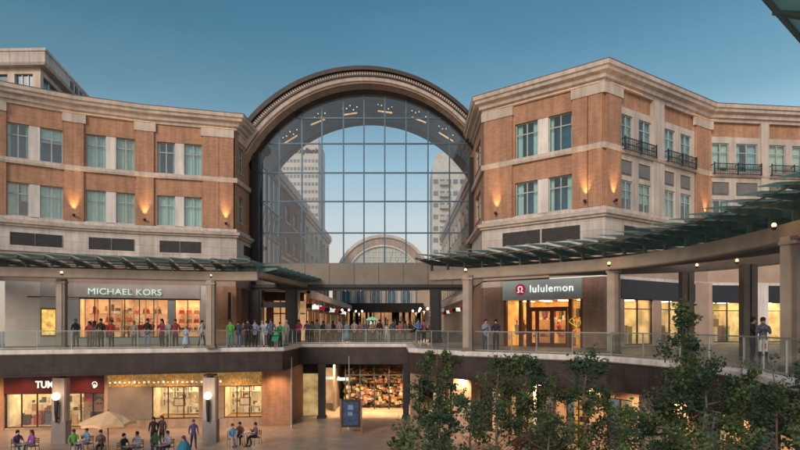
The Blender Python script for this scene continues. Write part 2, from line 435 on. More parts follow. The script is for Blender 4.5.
# ------------------------------------------------------------------ buildings
PL = Path([(X_(-120,34.2),34.2),(X_(5,38.3),38.3),(X_(74,40.5),40.5),(X_(145,42.3),42.3),(X_(210,43.5),43.5),(-12.7,44),(-12.3,52)])
PR = Path([(6.2,52),(5.96,40.5),(12.55,35.2),(22.6,42),(30.1,42.9),(38,44.3)])
SEG = {}
def window(par, fr, z0, z1, lite=0, dep=-.2, transom=.68, rail=False, curt=None):
    L = fr.L; f = MB(); w = .07
    for (a,b_) in ((0,w),(L-w,L),(L/2-w/2,L/2+w/2)): f.fbox(fr, a,b_, dep-.06, dep+.03, z0, z1)
    zt = z0+(z1-z0)*transom
    for (a,b_) in ((z0,z0+w),(z1-w,z1),(zt-w/2,zt+w/2)):
        f.fbox(fr, w,L/2-w/2, dep-.055, dep+.025, a, b_); f.fbox(fr, L/2+w/2,L-w, dep-.055, dep+.025, a, b_)
    o = f.build('window', 'win_frame', par)
    p = MB(); p.quad([fr.pt(.02,dep-.02,z0),fr.pt(L-.02,dep-.02,z0),fr.pt(L-.02,dep-.02,z1),fr.pt(.02,dep-.02,z1)]); p.build('pane', 'pane', o)
    c = MB(); r = random.random() if curt is None else curt
    def cur(a, b_, za, zb):
        k = max(4, int((b_-a)/.07)); prev = None
        for i in range(k+1):
            u = a+(b_-a)*i/k; d = dep-.22+.035*math.sin(i*2.1)
            q = (fr.pt(u,d,za), fr.pt(u,d,zb))
            if prev: c.quad([prev[0],q[0],q[1],prev[1]])
            prev = q
    if r < .3: cur(.02, L-.02, z0, z1)
    elif r < .45: cur(.02, L*.5, z0, z1); cur(L*.62, L-.02, z0+(z1-z0)*random.uniform(.0,.5), z1)
    elif r < .6: cur(.02, L*random.uniform(.15,.35), z0, z1); cur(L*random.uniform(.6,.8), L-.02, z0, z1)
    elif r < .8: za = z0+(z1-z0)*random.uniform(.3,.8); c.quad([fr.pt(.02,dep-.15,za),fr.pt(L-.02,dep-.15,za),fr.pt(L-.02,dep-.15,z1),fr.pt(.02,dep-.15,z1)])
    else: cur(.02,L*.16,z0,z1); cur(L*.86,L-.02,z0,z1)
    c.build('curtain', random.choice(('curtain','curtain','curtain_cool','curtain_warm')), o)
    s = MB(); s.fbox(fr, -.04, L+.04, dep-.1, .06, z0-.09, z0-.002); s.build('sill', 'stone_trim', o)
    return o
def uplight(par, path, px, z, label=None):
    a = path.fr(px-.5, px+.5); p = a.pt(a.L/2, .36, z)
    b = MB(); b.lathe((p.x,p.y,z-.16), [(0,0),(.07,0),(.11,.12),(.1,.16),(.085,.155),(.06,.1),(0,.1)], 12); o = b.build('uplight', 'dark_metal', par, smooth=True)
    b = MB(); b.lathe((p.x,p.y,z-.02), [(.08,-.02),(.05,.01),(0,.012)], 12); b.build('lens', 'lamp', o)
    b = MB(); b.fbox(a, a.L/2-.03, a.L/2+.03, .14, .3, z-.16, z-.08); b.build('bracket', 'dark_metal', o)
    light('uplight_beam', 'SPOT', (p.x,p.y,z+.03), 380, (1,.55,.2), par, .03, math.radians(52), 1.0, (-a.n.x*.1,-a.n.y*.1,1))
def arr_shell(par, P, a, b_):
    s = P.sub(a, b_)
    c = MB(); c.sweep(s, [(-.3,14.87),(.12,14.87),(.16,15.07),(.34,15.11),(.38,15.35),(.66,15.44),(.7,15.62),(.82,15.68),(.84,15.93),(-.3,15.98)][::-1]); c.build('cornice', 'stone_trim', par)
    c = MB(); c.sweep(s, [(-.28,15.99),(.86,15.94),(.86,15.98),(-.28,16.05)][::-1]); c.build('roof_flashing', 'taupe_dark', par)
    c = MB(); c.sweep(s, [(.153,6.62),(.3,6.62),(.34,6.74),(.46,6.78),(.5,6.98),(.16,7.04),(.153,7.04)][::-1]); c.build('ledge', 'stone_trim', par)
def uprow(par, P, pxs, z): 
    for p in pxs: uplight(par, P, p, z)
def cove(par, P, a, b_):   # warm cove light in the cornice
    s = P.sub(a, b_); c = MB(); c.sweep(s, [(.17,14.93),(.21,14.93),(.21,14.95),(.17,14.95)][::-1]); c.build('cove_light', 'cove', par)
def vent(par, P, a, b_, z0, z1, n=.16):
    fr = P.fr(a, b_); L = fr.L
    f = MB(); f.fbox(fr, 0, L, n-.03, n+.012, z0, z1)
    k = 9
    for i in range(k):
        z = z0+(z1-z0)*(i+.5)/k; f.fbox(fr, .04, L-.04, n+.013, n+.04, z-.012, z+.02)
    for (q0,q1) in ((0,.04),(L-.04,L)): f.fbox(fr, q0, q1, n+.013, n+.05, z0, z1)
    f.build('vent', 'louvre', par)

# ---- left building
LB = thing('office_building', 'brick and stone office block on the left above the handbag shop', 'building', (-20, 44, -7.2))
bays = [(5,64,[(7,29),(40,63)]),(84,136,[(86,106),(116,135)]),(154,203,[(157,175),(184,202)])]
ZL = (7.35,9.6); ZU = (11.25,13.6)
w = MB()
w.strip(PL.sub(-120,5), -.35, 0, 7.3, 15.3)
for a,b_,ws in bays:
    for (z0,z1) in ((ZL[1],10.85),(10.85,ZU[0]),(ZU[1],15.3)): w.strip(PL.sub(a,b_), -.35, 0, z0, z1)
    for z0,z1 in (ZL,ZU):
        w.strip(PL.sub(a,ws[0][0]), -.35, 0, z0, z1); w.strip(PL.sub(ws[1][1],b_), -.35, 0, z0, z1)
w.strip(PL.sub(235,238.5), -.35, 0, 7.3, 15.3); 
for z0,z1 in ((7.3,8.0),(10.0,11.9),(13.9,15.3)): w.strip(PL.sub(238.5,243.5), -.35, 0, z0, z1)
w.strip(PL.sub(243.5,260), -.35, 0, 7.3, 15.3)
w.build('brick_wall', 'brick', LB)
for a,b_,ws in bays:
    for z0,z1 in (ZL,ZU):
        j = MB(); j.strip(PL.sub(ws[0][1],ws[1][0]), -.3, -.04, z0, z1); j.build('jamb', 'stone_white', LB)
    for z0,z1 in (ZL,ZU):
        for q in ws: window(LB, PL.fr(*q), z0, z1, curt=(random.choice((.1,.2,.35,.1,.5)) if z0<9 else random.choice((.2,.55,.7,.9,.95,.5))))
    for q0,q1 in ((ws[0][0]+2,(ws[0][1]+ws[1][0])/2-1),((ws[0][1]+ws[1][0])/2,ws[1][1]-2)): vent(LB, PL, q0+1, q1+1, 5.35, 6.2)
for z0,z1 in ((8.0,10.0),(11.9,13.9)): window(LB, PL.fr(238.6,243.4), z0, z1, dep=-.15)
for a,b_ in ((-8,6),(64,84),(136,154),(203,218.6),(219,233.5)):
    p = MB(); p.strip(PL.sub(a,b_), 0.002, .14, 7.3, 14.24); p.build('pier', 'brick', LB)
for a,b_ in ((-20,6.5),(62,86),(134,156),(201,234)):
    p = MB(); p.strip(PL.sub(a,b_), 0.002, .2, 14.25, 14.86); p.build('capital', 'stone_trim', LB)
p = MB(); p.strip(PL.sub(238,246), .002, .08, 14.25, 14.86); p.build('capital', 'stone_trim', LB)
p = MB(); p.sweep(PL.sub(-120,260), [(.003,10.85),(.17,10.85),(.22,11.0),(.2,11.2),(.003,11.22)][::-1]); p.build('belt_course', 'stone_trim', LB)
arr_shell(LB, PL, -120, 260); cove(LB, PL, 60, 150); cove(LB, PL, 200, 234)
p = MB(); p.strip(PL.sub(-120,260), -.3, .15, 4.95, 7.28); p.build('stone_fascia', 'stone', LB)
p = MB(); p.strip(PL.sub(-120,260), -.3, .05, 2.9, 4.95); p.build('plaster_wall', 'plaster', LB)
vent(LB, PL, 242, 250, 5.5, 6.3)
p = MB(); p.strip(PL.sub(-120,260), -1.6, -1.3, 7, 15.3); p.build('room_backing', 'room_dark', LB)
ro = MB()
pp = [v for v in PL.p]+[Vector((-40,60))]
slab(ro, pp, 15.5, 15.7); ro.mi = [0]*len(ro.mi); ro.build('roof', 'taupe_dark', LB)
for q in (74,145,226): uplight(LB, PL, q, 7.75)

# rooftop pavilion
RP = thing('rooftop_pavilion', 'stone penthouse with blue ribbon windows on the roof of the left building', 'building', (-34,50,16.2))
q0 = (-48,44.6); q1 = (-27.7,44); q2 = (-30.6,60)
p = MB(); p.sweep([q0,q1,q2], [(-.5,19.75),(.5,19.75),(.6,19.9),(.6,20.7),(.68,20.75),(.68,20.95),(-.5,20.95)][::-1]); p.build('parapet', 'stone', RP)
p = MB(); p.sweep([q0,q1,q2], [(-.4,15.72),(0,15.72),(0,17.6),(-.4,17.6)][::-1]); p.sweep([q0,q1,q2], [(-.4,19.3),(0,19.3),(0,19.75),(-.4,19.75)][::-1])
fr = Fr(q0,q1)
for s in (0,3.5,7,10.5,14,17.7,19.7): p.fbox(fr, s, s+.55, -.4, -.002, 17.6, 19.3)
fr2 = Fr(q1,q2)
for s in (0,5,10,15): p.fbox(fr2, s, s+.5, -.4, -.002, 17.6, 19.3)
p.build('wall', 'stone_trim', RP)
for i in range(6):
    a = [0,3.5,7,10.5,14,17.7][i]; e = [3.5,7,10.5,14,17.7,19.7][i]
    b = MB(); b.fbox(fr, a+.55, e, -.3,-.25, 17.6,19.3); o = b.build('window', 'blue_glass', RP)
    b = MB()
    for k in (1,2): u = a+.55+(e-a-.55)*k/3; b.fbox(fr, u-.04,u+.04,-.25,-.18,17.6,19.3)
    b.build('mullion', 'white', o)
b = MB(); b.fbox(fr2, .5, 15, -.3,-.25, 17.6,19.3); o = b.build('window', 'blue_glass', RP)
b = MB()
for k in range(1,10): b.fbox(fr2, .5+k*1.45, .58+k*1.45,-.25,-.18,17.6,19.3)
b.build('mullion', 'white', o)
for k in range(5):
    b = MB(); b.fbox(fr2, 4.2+k*1.05, 4.8+k*1.05, .6, .65, 19.95, 20.55); b.build('vent', 'dark_metal', RP)

# ---- right building
RB = thing('office_building', 'brick corner building on the right above the athletic wear shop', 'building', (15, 42, -7.2))
w = MB()
ws = [(515,537.5),(548,572)]
w.strip(PR.sub(484,515), -.35,0,7.3,15.3); w.strip(PR.sub(572,620), -.35,0,7.3,15.3)
for z0,z1 in ((9.6,11.25),(13.6,15.3)): w.strip(PR.sub(515,572), -.35,0,z0,z1)
for z0,z1 in ((7.3,8.0),(10.0,11.9),(13.9,15.3)): w.strip(PR.sub(475.5,480.5), -.35,0,z0,z1)
w.strip(PR.sub(470.5,475.5), -.35,0,7.3,15.3); w.strip(PR.sub(480.5,484), -.35,0,7.3,15.3)
w.strip(PR.sub(620,652), -.35,-.12,13.85,15.3); w.strip(PR.sub(663,694), -.35,-.12,13.85,15.3)
w.strip(PR.sub(694,711), -.35,0,7.3,15.3)
w.strip(PR.sub(711,760), -.35,-.12,13.75,15.3)
w.build('brick_wall', 'brick', RB)
w = MB(); w.strip(PR.sub(768,815), -.35,-.12,13.75,15.3); w.build('brick_wall', 'brick', RB)
w = MB(); w.strip(PR.sub(815,900), -.35,0,7.3,15.3); w.build('brick_wall', 'brick', RB)
for z0,z1 in (ZL,ZU):
    j = MB(); j.strip(PR.sub(537.5,548), -.3,-.04,z0,z1); j.build('jamb', 'stone_white', RB)
for z0,z1 in (ZL,ZU):
    for q in ws: window(RB, PR.fr(*q), z0, z1, curt=(.9 if z0>9 and q[0]>540 else .5))
for z0,z1 in ((8.0,10.0),(11.9,13.9)): window(RB, PR.fr(475.6,480.4), z0, z1, dep=-.15)
# cream framed bays
U0,U1 = 11.25,13.35; P0,P1 = 9.5,10.45; W0,W1 = 7.3,9.15
grp = [((620,652),[(620.5,632.5),(638.5,651)]),((663,694),[(663.8,674.8),(680.3,691)]),((711,760),[(711.7,729),(736,757.5)]),((768,815),[(768.7,785.5),(792,811)])]
cf = MB()
for (a,b_),wl in grp:
    cuts = [a]+[x for q in wl for x in q]+[b_]
    for i in range(0,len(cuts),2):
        if cuts[i+1]-cuts[i] > .05: cf.strip(PR.sub(cuts[i],cuts[i+1]), -.33,.02,7.3,13.35)
    for z0,z1 in ((13.35,13.8),(10.47,11.25),(9.17,9.48)):
        for (q0,q1) in ([(a,b_)] if z0>13 else wl): cf.strip(PR.sub(q0,q1), -.33,.022 if z0>13 else 0,z0,z1)
M['stone_frame'] = mat('stone_frame', (.56,.49,.43), .7, .08, 1.0, .1)
cf.build('stone_framing', 'stone_frame', RB)
for a,b_ in ((652,663),(760,768)):
    p = MB(); p.strip(PR.sub(a,b_), -.3,.12,7.3,15.3); p.build('pilaster', 'stone_frame', RB)
for (a,b_),wl in grp:
    for q in wl:
        window(RB, PR.fr(*q), U0, U1, dep=-.09); window(RB, PR.fr(*q), W0, W1, dep=-.09)
        fr = PR.fr(*q); p = MB(); p.fbox(fr, .0, fr.L, -.2,-.06, P0,P1); p.fbox(fr, .12, fr.L-.12, -.058,-.02, P0+.12,P1-.12); p.build('spandrel_panel', 'panel_gray', RB)
    # balcony rail
    fr = PR.fr(wl[0][0]-.8, wl[1][1]+.8); p = MB(); L = fr.L
    for z in (10.98,11.32,11.72): p.fbox(fr, 0,L,.34,.39,z,z+.05)
    k = int(L/.13)
    for i in range(k+1): u = i*(L-.03)/k; p.fbox(fr, u,u+.025,.35,.375,11.0,11.75)
    for u in (0,L/2,L-.05): p.fbox(fr, u,u+.05,.33,.40,10.95,11.85); p.fbox(fr,u,u+.05,.01,.33,11.0,11.05); p.fbox(fr,u,u+.05,.01,.33,11.67,11.72)
    p.build('balcony_rail', 'dark_metal', RB)
for a,b_ in ((485,513),(573,588),(589,603)):
    p = MB(); p.strip(PR.sub(a,b_), .002,.14,7.3,14.24); p.build('pier', 'brick', RB)
for a,b_ in ((605,619.5),(695,710)):
    p = MB(); p.strip(PR.sub(a,b_), .002,.14,7.3,14.24); p.build('pier', 'brick', RB)
for a,b_ in ((483.9,514),(572,621),(693,712)):
    p = MB(); p.strip(PR.sub(a,b_), .002,.2,14.25,14.86); p.build('capital', 'stone_trim', RB)
bp = [(.003,10.85),(.17,10.85),(.22,11.0),(.2,11.2),(.003,11.22)][::-1]
p = MB(); p.sweep(PR.sub(470,860), bp); p.build('belt_course', 'stone_trim', RB)
arr_shell(RB, PR, 470, 900); cove(RB, PR, 500, 600); cove(RB, PR, 608, 640); cove(RB, PR, 690, 715)
p = MB(); p.strip(PR.sub(470,900), -.3,.15,4.95,7.28); p.build('stone_fascia', 'stone', RB)
p = MB(); p.strip(PR.sub(470,900), -.3,.05,3.05,4.95); p.build('plaster_wall', 'plaster', RB)
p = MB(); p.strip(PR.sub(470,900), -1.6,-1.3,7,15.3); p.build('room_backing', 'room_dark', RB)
ro = MB(); slab(ro, [v for v in PR.p]+[Vector((38,60)),Vector((8,60))], 15.5,15.7); ro.mi=[0]*len(ro.mi); ro.build('roof', 'taupe_dark', RB)
for q in (498,587,611.5,703): uplight(RB, PR, q, 7.75)
vent(RB, PR, 504, 541, 5.35, 6.25); vent(RB, PR, 543, 581, 5.35, 6.25); vent(RB, PR, 622, 655, 5.4, 6.25)

# ------------------------------------------------------------------ glass arch
GA = thing('glass_galleria', 'great glass arch joining the two brick buildings', 'galleria', (-3,48,-7.2))
def arc(u, Y, n=96, a0=4, a1=176):
    cx = -3.1+.35*u; cz = 8.8-.15*u; R = 12.05-1.38*u
    return [Vector((cx+R*math.cos(math.radians(a0+(a1-a0)*i/n)), Y, cz+R*math.sin(math.radians(a0+(a1-a0)*i/n)))) for i in range(n+1)]
def loft(mb, arcs, closed=True):
    K = len(arcs)
    for k in range(K if closed else K-1):
        A, B = arcs[k], arcs[(k+1) % K]
        for i in range(len(A)-1): mb.quad([A[i],A[i+1],B[i+1],B[i]])
A0,A1 = 15,165
def ringband(name, m, prof, par=GA):
    b = MB(); loft(b, [arc(u,Y,96,A0,A1) for u,Y in prof]); return b.build(name, m, par, smooth=False)
ringband('roof_edge', 'fascia_dark', [(-.02,46.1),(.19,46.1),(.19,46.9),(-.02,46.9)])
ringband('frieze', 'taupe_dark', [(.2,46.42),(.42,46.42),(.42,46.9),(.2,46.9)])
ringband('moulding', 'dark_metal', [(.43,46.3),(.47,46.3),(.47,46.9),(.43,46.9)])
ringband('stone_arch', 'stone_trim', [(.48,46.42),(.66,46.5),(.66,47),(.48,46.95)])
ringband('moulding', 'taupe_dark', [(.67,46.5),(.70,46.5),(.70,47),(.67,47)])
ringband('stone_arch', 'stone_warm', [(.71,46.55),(.79,46.62),(.80,46.8),(.92,47.3),(.92,47.6),(.71,47.2)])
ringband('inner_frame', 'dark_metal', [(.925,47.3),(1.03,47.9),(1.03,48.15),(.925,47.9)])
b = MB(); n = 150
Aa = arc(.24,46.34,n*2,A0,A1); Ab = arc(.38,46.34,n*2,A0,A1); Ac = arc(.38,46.41,n*2,A0,A1); Ad = arc(.24,46.41,n*2,A0,A1)
for i in range(0,n*2,2): b.hexa([Aa[i],Aa[i+1],Ad[i+1],Ad[i],Ab[i],Ab[i+1],Ac[i+1],Ac[i]])
b.build('dentil_band', 'stone_trim', GA)
# curved roof behind the ring
b = MB(); loft(b, [arc(-.01,46.9,64,5,175), arc(-.01,60,64,5,175)], False); b.build('vault_roof', 'dark_metal', GA)
# vault ceiling
def arc2(c, z, R, Y, n=64, a0=0, a1=180): return [Vector((c+R*math.cos(math.radians(a0+(a1-a0)*i/n)), Y, z+R*math.sin(math.radians(a0+(a1-a0)*i/n)))) for i in range(n+1)]
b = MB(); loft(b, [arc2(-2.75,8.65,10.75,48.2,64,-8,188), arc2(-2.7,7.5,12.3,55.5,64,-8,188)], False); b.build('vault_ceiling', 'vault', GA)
b = MB(); loft(b, [arc2(-2.7,7.5,12.3,55.4), arc2(-2.7,7.5,12.5,55.4), arc2(-2.7,7.5,12.5,55.7), arc2(-2.7,7.5,12.3,55.7)]); b.build('rear_frame', 'mullion', GA)
# glass
cx,cz,R = -2.75,8.65,10.62; XL,XR = -12.15,6.05
top = []
for i in range(61):
    a = math.pi-math.pi*i/60; x = cx+R*math.cos(a)
    if XL < x < XR: top.append(Vector((x,48,cz+R*math.sin(a))))
zt = lambda x: cz+math.sqrt(max(0,R*R-(x-cx)**2))
b = MB(); pts = [Vector((XL,48,5)),Vector((XR,48,5)),Vector((XR,48,zt(XR)))]+top[::-1]+[Vector((XL,48,zt(XL)))]
b.quad(pts); b.build('glass_wall', 'wall_glass', GA)
b = MB()
for px in (279.5,302,322,343.5,364,384.8,406,428,449.5):
    x = X_(px,48); b.box(x-.055,x+.055,47.93,48.08,5,zt(x))
for zr in (7.65,10.3,12.7,15.15,17.3):
    dx = math.sqrt(R*R-(zr-cz)**2) if zr > cz else 99
    b.box(max(XL,cx-dx),min(XR,cx+dx),47.94,48.07,zr-.055,zr+.055)
b.box(XL,XR,47.9,48.1,4.98,5.12)
b.build('mullion_grid', 'mullion', GA)
b = MB(); b.box(-12.28,-11.7,47.2,47.88,-1.5,14.2); b.build('side_frame', 'black', GA)
b = MB(); b.box(5.75,6.18,47.2,47.88,4.9,13.8); b.build('side_frame', 'black', GA)
# side wall of blue glass inside, left
b = MB(); b.quad([(-11.7,48.3,5),(-11.75,56,5),(-11.75,56,13.5),(-11.7,48.3,13.5)]); o = b.build('side_glazing', 'blue_glass', GA)
b = MB()
for Y in (48.3,50.2,52.1,54,55.9): b.box(-11.7,-11.6,Y,Y+.1,5,13.6)
for z in (5,7.65,10.3,13.4): b.box(-11.69,-11.61,48.4,55.9,z,z+.08)
for i in range(4):
    b.tube([(-11.6,48.4+i*1.9,7.7),(-11.6,50.2+i*1.9,10.3)], .05, 6)
b.build('side_frame', 'mullion', GA)
# bridge
b = MB()
xs = [XL+.3+i*2.02 for i in range(10)]
for i in range(9):
    x0 = xs[i]; x1 = min(xs[i+1], XR+.1)
    if x1-x0 > .1: b.box(x0+.015, x1-.015, 46.9, 47.3, 3.25, 4.97)
b.build('spandrel', 'bridge_panel', GA)
b = MB(); b.box(XL,XR,47.31,56,3.3,4.94); b.build('floor_slab', 'ceiling', GA)
b = MB(); b.box(XL,XR,46.6,47.25,2.75,3.2); b.box(XL,XR,46.85,47.2,3.2,3.249); b.box(XL,XR,46.4,46.6,2.95,3.05); b.build('beam', 'dark_metal', GA)
for i,(a,b_) in enumerate(((250,263),(286.5,299),(430,441))):
    x0,x1 = X_(a,46.9),X_(b_,46.9)
    b = MB(); b.box(x0,x1,46.4,47.4,-1.5,2.75); b.box(x0-.06,x1+.06,46.34,47.46,-1.5,-1.2); b.box(x0+.2,x1-.2,46.3,46.4,-1.2,2.7); b.build('column', 'dark_metal', GA)
b = MB(); b.box(X_(263,46.9),X_(286.5,46.9),46.6,47,1.35,1.8); b.build('beam', 'dark_metal', GA)
# chandeliers beneath the vault
for k,(px,py) in enumerate(((290,134),(318,116),(350,108),(385,106),(419,114),(446,131))):
    Y = 49.4; x = X_(px,Y); z = Z_(py,Y)-.1
    pos = ['lowest at the left end of the row','second from the left in the row','third from the left in the row','third from the right in the row','second from the right in the row','lowest at the right end of the row'][k]
    t = thing('chandelier', 'lit chandelier under the vaulted glass arch, '+pos, 'chandelier', (x,Y,z), 'chandeliers under the vault')
    sl = -(x+2.7)/11.
    b = MB(); b.hexa([(x-.62,Y-.1,z-.45-sl*.62),(x+.62,Y-.1,z-.45+sl*.62),(x+.62,Y+.1,z-.45+sl*.62),(x-.62,Y+.1,z-.45-sl*.62),(x-.62,Y-.1,z-.38-sl*.62),(x+.62,Y-.1,z-.38+sl*.62),(x+.62,Y+.1,z-.38+sl*.62),(x-.62,Y+.1,z-.38-sl*.62)])
    b.build('light_bar', M.setdefault('bar', mat('bar_glow', (1,.7,.4), em=(1,.55,.25), es=.7)), t)
    for i in range(5):
        dx = -.6+i*.3; dz = sl*dx+.1+.2*((i*7)%3-1)+(.25 if i == 0 else 0)
        b = MB(); b.tube([(x+dx,Y,z-.4+sl*dx),(x+dx,Y,z+dz-.08)], .02, 5); o = b.build('stem', 'dark_metal', t)
        b = MB(); b.ball((x+dx,Y,z+dz),.05,8); b.build('bulb', 'bulb_small', o)

# ------------------------------------------------------------------ canopies
def canopy(pts, label, loc, outer=1.7, inner=4.2, cols=(), zb=(2.78,3.3), lamps=(), rows=3, beam=True, spacing=1.3, zg=3.85, rise=.13):
    path = smooth_path(pts)
    t = thing('glass_canopy', label, 'canopy', (pts[0][0],pts[0][1],zb[0]), 'glass louvre canopies')
    if beam:
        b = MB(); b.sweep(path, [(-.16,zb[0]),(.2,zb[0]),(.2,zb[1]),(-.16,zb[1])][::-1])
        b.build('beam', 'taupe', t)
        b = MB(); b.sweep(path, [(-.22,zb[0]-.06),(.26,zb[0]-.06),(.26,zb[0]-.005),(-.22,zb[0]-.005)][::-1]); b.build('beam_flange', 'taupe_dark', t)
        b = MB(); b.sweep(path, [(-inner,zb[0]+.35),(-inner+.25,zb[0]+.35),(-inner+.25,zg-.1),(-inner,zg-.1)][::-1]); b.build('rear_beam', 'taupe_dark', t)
    # resample
    L = [0]
    for i in range(1,len(path)): L.append(L[-1]+(path[i]-path[i-1]).length)
    N = max(2, round(L[-1]/spacing)); st = []
    for j in range(N+1):
        d = L[-1]*j/N; i = 0
        while i < len(L)-2 and L[i+1] < d: i += 1
        f = (d-L[i])/(L[i+1]-L[i]); p = path[i].lerp(path[i+1], f)
        a = path[max(i-1,0)]; c = path[min(i+2,len(path)-1)]; tt = (c-a).normalized(); st.append((p, Vector((tt.y,-tt.x)), tt))
    for j,(p,n,tt) in enumerate(st):
        b = MB()
        # tapered fin
        def q(nn,z,off): w_ = p+n*nn+tt*off; return (w_.x,w_.y,z)
        zz = zg-.03
        b.hexa([q(0,zz-.32,-.03),q(outer,zz-.07,-.03),q(outer,zz-.07,.03),q(0,zz-.32,.03),q(0,zz,-.03),q(outer,zz,-.03),q(outer,zz,.03),q(0,zz,.03)])
        b.hexa([q(-.08,zb[1],-.05),q(.08,zb[1],-.05),q(.08,zb[1],.05),q(-.08,zb[1],.05),q(-.08,zz-.3,-.05),q(.08,zz-.3,-.05),q(.08,zz-.3,.05),q(-.08,zz-.3,.05)])
        b.hexa([q(-inner,zz-.1,-.03),q(-.01,zz-.32,-.03),q(-.01,zz-.32,.03),q(-inner,zz-.1,.03),q(-inner,zz,-.03),q(-.01,zz,-.03),q(-.01,zz,.03),q(-inner,zz,.03)])
        b.build('bracket', 'green_metal', t)
    for nn in (outer-.25, outer*.45, -1.2, -inner*.62, -inner+.4):
        b = MB(); b.tube([Vector((q_[0]+q_[1]*nn).to_3d())+Vector((0,0,zg-.12)) for q_ in st], .03, 6); b.build('purlin', 'taupe_dark', t)
    for j in range(N):
        (p,n,_),(p2,n2,_) = st[j],st[j+1]
        for r in range(rows):
            a = outer-(outer+inner)*r/rows; c = outer-(outer+inner)*(r+1)/rows+.06
            P1 = p+n*a; P2 = p2+n2*a; P3 = p2+n2*c; P4 = p+n*c
            z1 = zg+rise; z2 = zg+.03
            b = MB(); th = .03
            b.hexa([(P1.x,P1.y,z1),(P2.x,P2.y,z2),(P3.x,P3.y,z2),(P4.x,P4.y,z1),(P1.x,P1.y,z1+th),(P2.x,P2.y,z2+th),(P3.x,P3.y,z2+th),(P4.x,P4.y,z1+th)])
            b.build('glass_panel', 'canopy_glass', t)
    return t, path
edgeY = lambda px: 856.5/(( [y for p,y in edge_px][0])-324)
pl = [Vector((ins[0].x,ins[0].y+.1)),Vector((ins[1].x,ins[1].y+.1)),Vector((ins[2].x,ins[2].y+.1)),Vector((ins[3].x,ins[3].y+.1)),Vector((X_(258,36.1),36.1))]
canopy(pl, 'glass louvre canopy with taupe beam over the left walkway', None)
canopy([Vector((-8.6,37.2)),Vector((-8.1,42)),Vector((-7.6,48))][::-1] and [Vector((-9.0,36.6)),Vector((-8.3,42)),Vector((-7.6,47.5))], 'short glass louvre canopy running back beside the glass arch', None, outer=1.2, inner=2.6, rows=2, zb=(3.0,3.3), zg=3.6)
pr = [Vector((1.9,34.2)),Vector((4.0,32.6)),Vector((7.4,30)),Vector((10.1,27.3)),Vector((11.9,23)),Vector((12.3,18)),Vector((11.7,13.2))]
canopy(pr, 'long curved glass louvre canopy sweeping along the right walkway', None, zb=(2.62,3.15), spacing=1.15, rise=.17)
# end bracket of the right canopy
# inner beam and posts
IB = smooth_path([Vector((8.5,32.6)),Vector((15.3,30.2)),Vector((17.6,25.5)),Vector((18.4,19)),Vector((18.4,14))])
t = thing('canopy_frame', 'inner row of steel posts and beam under the right canopy', 'frame', (15.3,30.2,-1.5))
b = MB(); b.sweep(IB, [(-.15,2.75),(.15,2.75),(.15,3.3),(-.15,3.3)][::-1]); b.build('beam', 'taupe_dark', t)
for (x,y) in ((15.15,30.2),(16.1,26.4),(17.9,22)):
    b = MB(); b.box(x-.32,x-.05,y-.2,y+.2,-1.5,2.75); b.box(x+.05,x+.32,y-.2,y+.2,-1.5,2.75); b.box(x-.05,x+.05,y-.12,y+.12,-1.5,2.75); b.build('post', 'taupe_dark', t)

# columns
def col_upper():
    t = thing('steel_column', '', 'column', (0,0,-1.5), 'steel columns carrying the canopies'); H = 4.2
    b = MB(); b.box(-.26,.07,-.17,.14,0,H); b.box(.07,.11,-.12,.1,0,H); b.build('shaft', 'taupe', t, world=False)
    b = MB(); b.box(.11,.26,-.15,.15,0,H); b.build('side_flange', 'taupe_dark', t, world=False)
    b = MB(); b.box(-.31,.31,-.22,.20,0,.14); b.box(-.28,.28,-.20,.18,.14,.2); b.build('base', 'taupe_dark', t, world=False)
    b = MB(); b.box(-.30,.30,-.21,.19,H-.25,H-.15); b.build('collar', 'taupe', t, world=False)
    return t
proto = col_upper(); tag(proto, 'taupe steel column in front of the poster beside the handbag shop')
cols = [(62,34.0+.3,None),(211,35.6,'taupe steel column at the right end of the handbag shop window'),(468,31.6,'taupe steel column left of the athletic wear shop'),(613.5,27.3,'taupe steel column right of the athletic wear shop'),(792,17.6,'nearest taupe steel column at the right edge of the photo')]
lampcol = []
for i,(px,Y,lb) in enumerate(cols):
    o = proto if i == 0 else copy_tree(proto)
    o.location = (X_(px,Y), Y, E-1.5); o.rotation_euler = (0,0,-math.radians([0,0,20,35,70][i]))
    ORG[o.name] = Vector(o.location)
    if lb: o['label'] = lb
    if i >= 2:
        for ch in o.children:
            pass
# lamps on beams
def beam_lamp(x, y, z, label, r=.07, en=150):
    t = thing('beam_lamp', label, 'lamp', (x,y,z), 'small lit lamps on the canopy beams')
    b = MB(); b.lathe((x,y,z-.1), [(0,0),(.05,0),(.07,.04),(.07,.08),(.04,.1)], 10); b.build('holder', 'dark_metal', t)
    b = MB(); b.ball((x,y,z+.05), r, 10); b.build('bulb', 'lamp', t, smooth=True)
    light('lamp_light', 'POINT', (x,y,z+.05), en, (1,.6,.28), t, r)
Yl = 34.1
beam_lamp(X_(55,33.75),33.75,3.0,'lit twin bulb above the first left column, the left one',en=70)
beam_lamp(X_(61.5,33.75),33.75,3.0,'lit twin bulb above the first left column, the right one',en=70)
beam_lamp(X_(211,35.1),35.1,2.95,'small lit bulb above the column by the brick pier',.05,70)
beam_lamp(X_(465.5,31),31,2.9,'lit bulb on the beam left of the athletic wear sign')
beam_lamp(X_(609,26.6),26.6,2.78,'lit bulb above the column right of the athletic wear shop')
beam_lamp(X_(774,17.6),17.6,3.0,'lit bulb on the canopy beam above the nearest column')
beam_lamp(X_(697,28.1),28.1,2.85,'left of two lit bulbs on the inner canopy beam')
beam_lamp(X_(737,26.1),26.1,2.85,'right of two lit bulbs on the inner canopy beam')

